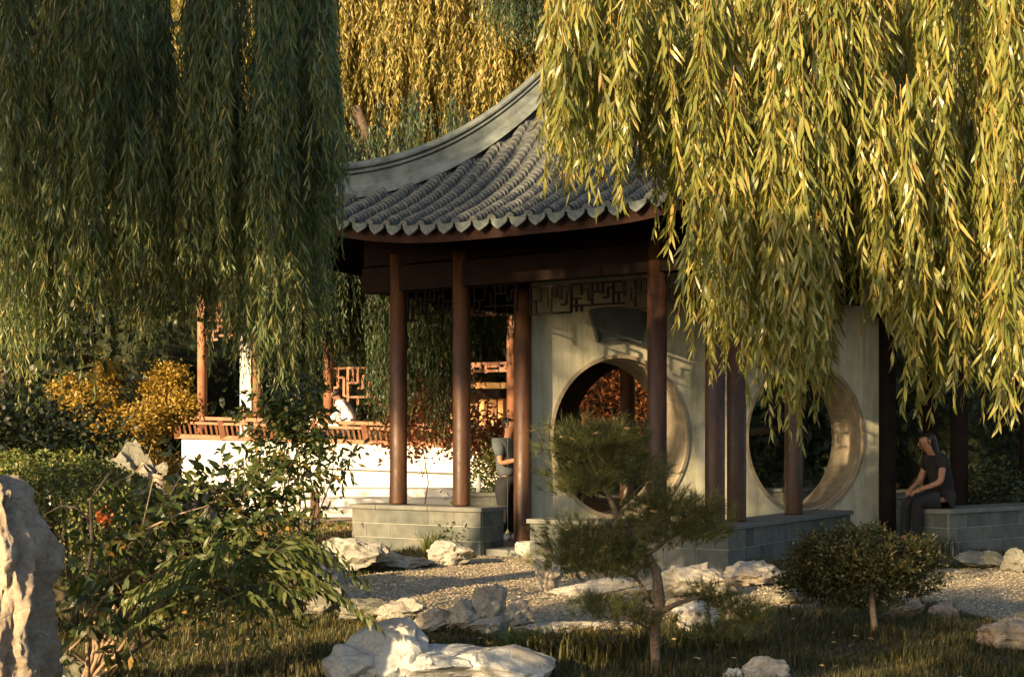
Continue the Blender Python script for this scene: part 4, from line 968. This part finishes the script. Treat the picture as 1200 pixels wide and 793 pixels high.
# low drooping bright branch
b1 = P(265, 0, 6.6); b1.z = 0
S = []; D = []; LN = []
for px, py in [(268, 655), (285, 650), (300, 648), (315, 648), (325, 655), (250, 665), (300, 660), (280, 670), (320, 668), (235, 680), (262, 680), (300, 685), (340, 690), (285, 700), (245, 700)]:
    for _ in range(3):
        q = P(px+rng.normal()*6, py+rng.normal()*5, 6.5+rng.normal()*.1); S.append(tuple(q)); sx = (px-280)/40; D.append((sx+rng.normal()*.4, rng.normal()*.3, .3)); LN.append(rng.uniform(.28, .5))
ex = [sprays(rng, np.array(S), np.array(D), np.array(LN), 1.6, .014, (.06, .10), (.014, .024), (.4, .9), seg=7, twr=.002, wob=.0, ldroop=.8)]
shrub('drooping_shrub', 'bright green drooping branch of slender leaves at the shrub foot', 'shrub', b1, [(270, 700, 6.6, .25, .2, .1, 20), (300, 720, 6.6, .2, .2, .08, 14)], rng, (.06, .1), (.016, .024), 'bright', extra=ex, r=.008)
# thin upright shrub against the white hall
b2 = P(350, 0, 9.5); b2.z = 0
shrub('slender_shrub', 'slender dark shrub silhouetted against the white hall wall', 'shrub', b2,
   [(338, 520, 9.5, .20, .15, .18, 80), (300, 530, 9.5, .14, .15, .14, 18), (358, 495, 9.5, .17, .15, .16, 56), (392, 525, 9.5, .10, .1, .07, 14), (340, 470, 9.5, .18, .15, .10, 30), (365, 545, 9.5, .14, .1, .12, 24), (330, 560, 9.5, .14, .1, .12, 28), (330, 485, 9.5, .14, .1, .1, 26), (300, 490, 9.5, .1, .1, .08, 10), (405, 540, 9.5, .12, .1, .07, 12), (355, 460, 9.6, .1, .1, .1, 12), (365, 590, 9.4, .07, .1, .06, 5), (375, 620, 9.3, .08, .1, .07, 6), (345, 620, 9.3, .08, .1, .14, 14), (285, 570, 9.3, .12, .1, .08, 12), (255, 590, 9.3, .12, .1, .08, 9)],
   rng, (.055, .10), (.022, .034), 'broad', twig=(.1, .22), grav=.8, ldroop=.5, bark='bark')
# trailing mound at the left edge
b3 = P(50, 0, 9.5); b3.z = 0
S, D, LN = [], [], []
for _ in range(1500):
    a = rng.uniform(0, 6.28); k = rng.uniform(0, 1)**.5; x_ = P(45, 0, 9.5).x+math.cos(a)*k*.75; y_ = 9.5+math.sin(a)*k*.6
    S.append((x_, y_, 1.20-.34*k*k-.12*abs(rng.normal())+.05*math.sin(a*5+k*7))); D.append((math.cos(a)*.6, math.sin(a)*.6, .2)); LN.append(rng.uniform(.25, .85)*(.35+.65*k))
vt = empty('trailing_mound', b3, 'rounded mound of trailing small leaved vine at the left edge', 'plant')
pt_ = [sprays(rng, np.array(S), np.array(D), np.array(LN), 2.2, .022, (.022, .038), (.014, .022), (.6, 1.4), seg=6, twr=.0015, wob=.01, ldroop=.6)]
add_sprays(vt, pt_, 'foliage', 'vine', 'twigs', 'bark')
g = rock(b3.x, 9.55, 0, 1.3, 1.0, .98, 99, 'rockdark', 4, .1); o = g.build('mound_core', MT['soil'], vt, True)
# small pine
YP = 7.5; pb = P(769, 0, YP); pb.z = 0
pine = empty('small_pine', pb, 'small cloud pruned pine with bent trunk in front of the left moon gate', 'tree')
tp = [(769, 800), (768, 770), (767, 736), (773, 704), (769, 669), (758, 650), (746, 637), (730, 618), (714, 582), (694, 543), (688, 520)]
g = G(); pts = [P(a, b_, YP+.05*math.sin(i*1.3)) for i, (a, b_) in enumerate(tp)]; pts[0].z = -.02
g.tube(pts, [.034, .028, .029, .033, .027, .027, .024, .020, .015, .009, .005], 12); tk = g.build('trunk', MT['pinebark'], pine, True)
g = G()
for br, r_ in (([(775, 716), (795, 706), (817, 700), (845, 705)], .018), ([(764, 706), (755, 690), (746, 677), (725, 668), (690, 660)], .014), ([(758, 650), (785, 630), (810, 618)], .013), ([(746, 637), (720, 625), (685, 630)], .011), ([(722, 600), (745, 575), (760, 560)], .009), ([(714, 582), (690, 570), (670, 565)], .009), ([(768, 740), (740, 725), (710, 715)], .010), ([(730, 618), (770, 610), (800, 600)], .010), ([(746, 600), (735, 590), (728, 583)], .006)):
    pp_ = [P(a, b_, YP+.08*math.sin(i+r_*900)) for i, (a, b_) in enumerate(br)]; g.tube(pp_, [r_*(1-.7*i/(len(pp_)-1)) for i in range(len(pp_))], 8)
g.build('branch', MT['pinebark'], pine, True)
PADK = 1.32
pads = [(668, 520, 28, 18, 34), (705, 512, 36, 16, 55), (728, 528, 20, 14, 22), (690, 532, 40, 12, 34), (700, 560, 44, 17, 60), (740, 552, 34, 18, 50), (680, 575, 26, 10, 20),
        (775, 590, 34, 16, 50), (812, 605, 34, 18, 56), (790, 625, 44, 16, 60), (755, 610, 22, 14, 24), (828, 622, 20, 12, 20),
        (685, 625, 36, 16, 50), (720, 640, 34, 16, 50), (680, 655, 38, 16, 56), (715, 668, 36, 14, 46), (660, 640, 20, 12, 20), (740, 655, 18, 14, 18),
        (720, 715, 34, 12, 36), (755, 728, 26, 9, 20), (700, 705, 20, 8, 12), (835, 700, 26, 12, 26), (860, 715, 26, 12, 26), (840, 740, 34, 10, 26), (880, 725, 20, 10, 16)]
S = []; D = []
for px, py, rx, ry, n in pads:
    for _ in range(int(n*3.0)):
        d = rng.normal(size=3); d /= np.linalg.norm(d); k = rng.uniform(.2, 1.25)
        c = P(px, py, YP); mx = YP/FPX; S.append((c.x+d[0]*rx*mx*k*PADK, c.y+d[1]*rx*mx*k*1.1, c.z+d[2]*ry*mx*k*1.1)); D.append((d[0]*.9, d[1]*.9, abs(d[2])*.6+.45))
S = np.array(S); D = unit(np.array(D)); NN = 28; n = len(S)
pos = np.repeat(S, NN, 0)+np.repeat(D, NN, 0)*rng.uniform(0, .035, (n*NN, 1)); dd = unit(np.repeat(D, NN, 0)+rng.normal(0, .62, (n*NN, 3)))
Ln = rng.uniform(.04, .082, (n*NN, 1)); sd = unit(np.cross(dd, rng.normal(size=dd.shape)))*.0011
V = np.stack([pos-sd, pos+sd, pos+dd*Ln], 1).reshape(-1, 3); F3 = np.arange(len(V)).reshape(-1, 3)
build_arr('needles', V, None, F3, MT['needle'], pine)
k = rng.integers(0, n, 110); lf = leaf_arrays(rng, S[k]+np.array([0, -.02, .03]), unit(rng.normal(size=(110, 3))*np.array([1, 1, .3])), rng.uniform(.025, .055, 110), rng.uniform(.010, .018, 110))
tag(build_arr('caught_leaf', *lf, MT['dry'], pine), kind='stuff')
# round clipped shrub on a single stem
b4 = gpt(1026, 748)
rs = shrub('round_shrub', 'round clipped small leaved shrub on a bare stem at lower right', 'shrub', b4,
   [(1005, 660, 9, .28, .28, .16, 520), (965, 668, 9, .22, .22, .14, 330), (1045, 662, 9, .24, .24, .16, 380), (1075, 680, 9, .14, .2, .10, 140), (1005, 635, 9, .2, .2, .08, 240), (945, 685, 9, .15, .15, .10, 180), (1010, 692, 9, .34, .24, .07, 420), (1075, 650, 9, .12, .2, .08, 120), (960, 645, 8.9, .14, .2, .08, 160), (1010, 665, 8.75, .34, .1, .18, 420)],
   rng, (.028, .045), (.012, .018), 'roundleaf', twig=(.05, .12), spacing=.010, grav=.2, ldroop=.0, bark='bark', stems=False, up=.5)
g = G(); g.tube([(b4.x, b4.y, 0), (b4.x-.01, b4.y, .1), (b4.x-.03, b4.y, .3), (b4.x-.08, b4.y, .5)], [.024, .021, .019, .012], 10)
for i in range(7):
    a = i*.9; g.tube([(b4.x-.04, b4.y, .33), (b4.x-.1+math.cos(a)*.15, b4.y+math.sin(a)*.12, .47), (b4.x-.12+math.cos(a)*.32, b4.y+math.sin(a)*.22, .58)], [.006, .004, .002], 6)
g.build('stem', MT['bark_pale'], rs, True)
# strap leaved clump beside the bench
def tuft(px, py, n, h, label, mat='grass', spread=.12, lean=1.1):
    q = gpt(px, py); t_ = rngG.uniform(0, 6.28, n); rr = spread*rngG.uniform(0, 1, n)**.6
    return blades('strap_leaf_plant', q.x+np.cos(t_)*rr, q.y+np.sin(t_)*rr*.6, rngG.uniform(.6, 1.1, n)*h, MT[mat], label, 'plant', lean=lean, wd=.006, kind=None)
def notuft(o):
    if 'kind' in o: del o['kind']
tuft(508, 652, 130, .34, 'fine arching grass clump casting its shadow on the bench front', 'vine')
tuft(445, 655, 90, .18, 'low arching grass tuft between the bench and the flat rock', 'vine', .25)
q = gpt(531, 660); 
shrub('twiggy_plant', 'small bare twiggy plant before the bench corner', 'plant', (q.x, q.y-.05, 0), [(525, 628, 14.3, .10, .06, .10, 14), (538, 622, 14.3, .06, .06, .12, 8)], rng, (.04, .07), (.02, .03), 'darkleaf', twig=(.08, .2), spacing=.05, grav=.2, r=.006, bark='bark')
tuft(700, 775, 700, .22, 'big soft dark grass tussock in the foreground centre', 'grass', .42, .7)
tuft(620, 765, 260, .17, 'sunlit yellowish grass tussock above the pale boulder', 'vine', .22, .8)
tuft(860, 760, 420, .17, 'dark grass tussock right of the pine trunk', 'grass', .38, .8)
tuft(1100, 655, 110, .3, 'dim strap leaved plant before the shaded right bench', 'grass', .3, .9)
# fallen leaves
n = 520; Y = rngG.uniform(6.8, 13, n); X = rngG.uniform(-.4, .42, n)*Y
lf = leaf_arrays(rngG, np.stack([X, Y, rngG.uniform(.02, .07, n)], 1), unit(rngG.normal(size=(n, 3))*np.array([1, 1, .15])), rngG.uniform(.02, .05, n), rngG.uniform(.008, .016, n))
tag(build_arr('fallen_leaves', *lf, MT['dry']), 'pale fallen leaves scattered on the grass and gravel', 'leaves', kind='stuff')
# ================================================================== PEOPLE
def skinmesh(name, chains, mat, parent, sub=2):
    """chains: list of [(point, radius), ...]; the first vertex of later chains may repeat an existing one"""
    verts, rad, edges, idx = [], [], [], {}
    def vid(p, r):
        k = tuple(round(c, 4) for c in p)
        if k not in idx: idx[k] = len(verts); verts.append(k); rad.append(r)
        return idx[k]
    for ch in chains:
        for (p, r), (q, s) in zip(ch, ch[1:]): edges.append((vid(p, r), vid(q, s)))
    o_ = worg(parent)
    me = bpy.data.meshes.new(name); me.from_pydata([tuple(Vector(v)-o_) for v in verts], edges, []); o = bpy.data.objects.new(name, me); COL.objects.link(o); o.parent = parent
    m = o.modifiers.new('skin', 'SKIN'); m.use_smooth_shade = True
    sk = me.skin_vertices[0].data
    for i, r in enumerate(rad):
        rr = r if hasattr(r, '__len__') else (r, r); sk[i].radius = rr; sk[i].use_root = (i == 0)
    s_ = o.modifiers.new('sub', 'SUBSURF'); s_.levels = sub; s_.render_levels = sub; me.materials.append(mat); return o
def lrp(a, b_, t): return tuple(a[i]+(b_[i]-a[i])*t for i in range(3))
def hand(w, d, side, curl=.5):
    """palm and five fingers from wrist w along direction d"""
    w = Vector(w); d = Vector(d).normalized(); sd = Vector(side).normalized(); nn = d.cross(sd).normalized(); out = []
    palm = w+d*.05; out.append([(tuple(w), .021), (tuple(palm), (.026))])
    for i, (o_, l) in enumerate(((-.028, .062), (-.010, .072), (.010, .068), (.027, .055))):
        k = palm+d*.028+sd*o_; m_ = k+(d*(1-curl*.3)+nn*curl*.5).normalized()*l*.5; e_ = m_+(d*(1-curl)+nn*curl).normalized()*l*.5
        out.append([(tuple(palm), .026), (tuple(k), .0095), (tuple(m_), .0085), (tuple(e_), .0065)])
    t1 = w+d*.02-sd*.028; t2 = t1+(d-sd*.9).normalized()*.04; t3 = t2+(d+nn*.4).normalized()*.03
    out.append([(tuple(w), .021), (tuple(t1), .011), (tuple(t2), .0095), (tuple(t3), .0075)]); return out
def person(label, J, shirt, trousers, sleeve=.55, longpants=True, shoe='black', hairlen=0, hat=False, s=1.0, clothcover=True):
    """J: joints dict of world points"""
    p = empty('person', J['base'], label, 'person'); H = J
    body = [[(H['pelvis'], .06*s), (H['waist'], (.075*s, .07*s)), (H['chest'], (.10*s, .08*s)), (H['neck'], .050*s), (H['head0'], .062*s), (H['head1'], .092*s), (H['head2'], .070*s)]]
    for sd in 'LR':
        body.append([(H['chest'], .10*s), (H['sh'+sd], .045*s), (H['el'+sd], .040*s), (H['wr'+sd], .027*s)])
        body += hand(H['wr'+sd], Vector(H['wr'+sd])-Vector(H['el'+sd]), H['side'], .6)
        body.append([(H['pelvis'], .06*s), (H['hip'+sd], .035*s), (H['kn'+sd], .045*s), (H['an'+sd], .036*s), (H['toe'+sd], .032*s)])
    b_ = skinmesh('body', body, MT['skin'], p)
    sh = [[(lrp(H['pelvis'], H['waist'], -.1), .135*s), (H['waist'], .130*s), (H['chest'], .150*s), (lrp(H['chest'], H['neck'], .9), .085*s)]]
    for sd in 'LR': sh.append([(H['chest'], .148*s), (H['sh'+sd], .082*s), (lrp(H['sh'+sd], H['el'+sd], sleeve), .062*s)] if sleeve <= 1 else [(H['chest'], .148*s), (H['sh'+sd], .072*s), (H['el'+sd], .056*s), (lrp(H['el'+sd], H['wr'+sd], .9), .042*s)])
    skinmesh('shirt', sh, shirt, p)
    tr = [[(lrp(H['pelvis'], H['waist'], .5), .128*s), (H['pelvis'], .14*s)]]
    for sd in 'LR': tr.append([(H['pelvis'], .14*s), (H['hip'+sd], .13*s), (lrp(H['hip'+sd], H['kn'+sd], .4), .11*s), (H['kn'+sd], .073*s), (lrp(H['kn'+sd], H['an'+sd], .92 if longpants else .1), .058*s)])
    skinmesh('trousers', tr, trousers, p)
    for sd in 'LR':
        a, t = H['an'+sd], H['toe'+sd]; skinmesh('shoe', [[((a[0], a[1], a[2]-.01), .045*s), (lrp(a, t, .5), .047*s), (t, .042*s)]], MT[shoe], p)
    h1 = Vector(H['head1']); f = Vector(H['face']).normalized(); up = (Vector(H['head2'])-Vector(H['head0'])).normalized()
    hc = [[(tuple(h1-f*.005+up*.062), .094*s), (tuple(h1-f*.04+up*.01), .108*s), (tuple(h1-f*.06-up*.07), .075*s)]]
    if hairlen: hc.append([(tuple(h1-f*.06-up*.07), .075*s), (tuple(h1-f*.08-up*(.12+hairlen)), .055*s)])
    skinmesh('hair', hc, MT['hair'], p)
    sdv = up.cross(f); g = G()
    nz = h1+f*.088*s; g.tube([nz+up*.015, nz+f*.016-up*.018, nz-up*.026], [.006, .011, .007], 8)     # nose
    g.build('nose', MT['skin'], p, True)
    for k in (-1, 1):
        g = G(); e_ = h1+f*.083*s+sdv*.030*k+up*.012; g.tube([e_-sdv*.011, e_+f*.003, e_+sdv*.011], [.003, .006, .003], 8); g.build('eye', MT['hair'], p, True)
        g = G(); e_ = h1+sdv*.078*k*s-up*.005; g.tube([e_-up*.025, e_+sdv*.010*k, e_+up*.028], [.006, .012, .009], 8); g.build('ear', MT['skin'], p, True)
    g = G(); m_ = h1+f*.080*s-up*.048; g.tube([m_-sdv*.018, m_+f*.004, m_+sdv*.018], [.003, .006, .003], 8); g.build('mouth', M_noise('lips', (.28, .10, .07), (.3, .12, .08), 8, .5), p, True)
    return p
# standing person with a phone, beside the entrance column
q = P(594, 637, 16.9); bx, by, bz = q.x, q.y, FLOOR-.03
def o_(x_, y_, z_): return (bx+x_, by+y_, bz+z_)
fd = Vector((.75, -.6, 0)).normalized(); sd_ = Vector((fd.y, -fd.x, 0))
def B(f, s_, z_): return (bx+fd.x*f+sd_.x*s_, by+fd.y*f+sd_.y*s_, bz+z_)
J = dict(base=(bx, by, bz), pelvis=B(0, 0, .80), waist=B(-.01, 0, .95), chest=B(0, 0, 1.13), neck=B(.02, 0, 1.30), head0=B(.045, 0, 1.36), head1=B(.065, 0, 1.44), head2=B(.06, 0, 1.50),
   shL=B(0, .16, 1.22), shR=B(0, -.16, 1.22), elL=B(.06, .20, .97), elR=B(.06, -.19, .97), wrL=B(.24, .08, 1.02), wrR=B(.24, -.06, 1.04), side=tuple(sd_),
   hipL=B(0, .085, .74), hipR=B(0, -.085, .74), knL=B(.02, .09, .42), knR=B(.04, -.09, .42), anL=B(0, .09, .08), anR=B(.0, -.09, .08), toeL=B(.13, .10, .035), toeR=B(.13, -.10, .035), face=tuple(fd+Vector((0, 0, -.4))))
person('person in a grey blue shirt and black trousers standing beside the entrance column', J, MT['greycloth'], MT['black'], .7, True, 'shoe', .0)
g = G(); c = Vector(B(.33, .01, 1.09)); g.box(c, .07, .010, .14, (sd_, fd, Vector((0, 0, 1)))); tag(g.build('phone', MT['black'], None, bevel=.003), 'dark phone in the hands of the standing person', 'phone')
# seated people at right
def seated(bx, by, seat, fd, label, shirt, trousers, lean=.12, arm=None, sleeve=.5, hairlen=.1, s=1.0):
    fd = Vector(fd).normalized(); sd_ = Vector((fd.y, -fd.x, 0))
    def B(f, s_, z_): return (bx+fd.x*f+sd_.x*s_, by+fd.y*f+sd_.y*s_, z_)
    J = dict(base=(bx, by, seat), pelvis=B(0, 0, seat+.115), waist=B(.02+lean*.3, 0, seat+.28), chest=B(.03+lean*.8, 0, seat+.46), neck=B(.06+lean*1.2, 0, seat+.62), head0=B(.085+lean*1.35, 0, seat+.68), head1=B(.11+lean*1.5, 0, seat+.76), head2=B(.11+lean*1.5, 0, seat+.82),
       shL=B(.04+lean, .165, seat+.54), shR=B(.04+lean, -.165, seat+.54), elL=B(.10+lean, .21, seat+.30), elR=B(.10+lean, -.21, seat+.30), wrL=B(.32+lean*.6, .10, seat+.22), wrR=B(.32+lean*.6, -.10, seat+.22), side=tuple(sd_),
       hipL=B(.06, .09, seat+.10), hipR=B(.06, -.09, seat+.10), knL=B(.44, .11, seat+.07), knR=B(.44, -.11, seat+.07), anL=B(.47, .10, seat-.36), anR=B(.42, -.10, seat-.36), toeL=B(.60, .11, seat-.42+.02), toeR=B(.55, -.11, seat-.42+.02), face=tuple(fd+Vector((0, 0, -.35))))
    return person(label, J, shirt, trousers, sleeve, True, 'black', hairlen, s=s)
q = P(1110, 595, 15.55)
seated(q.x, 15.60, .53, (-.92, -.25, 0), 'seated person in a dark top facing left, bare forearm catching the sun', MT['black'], MT['black'], .10, hairlen=.12)
tree('hedge_bush', 'dark rounded mass behind the shaded right bench, modelled as a shrub', 'shrub', (P(1165, 0, 17.2).x, 17.2, 0), pxclumps([(1165, 575, 17.2, .32, .3, .42), (1150, 590, 17.2, .2, .2, .3), (1182, 585, 17.2, .2, .2, .35)]), 2600, .06, .03, 'darkleaf', rng2, .03)  # dark mass of unclear nature, its shrub form made up
# people behind the hall railing
q = hp(411, 495, .35); seated(q.x, q.y, hp(400, 503).z, (-.95, .2, 0), 'person in a white shirt leaning over behind the orange railing', MT['whitecloth'], MT['whitecloth'], .16, sleeve=1.2, hairlen=0, s=1.35)
q = hp(362, 495, 1.0); seated(q.x, q.y, hp(362, 505).z-.25, (.8, .5, 0), 'person in a pale striped top behind the railing, mostly behind leaves', MT['whitecloth'], MT['greycloth'], .1, sleeve=1.2, hairlen=0)
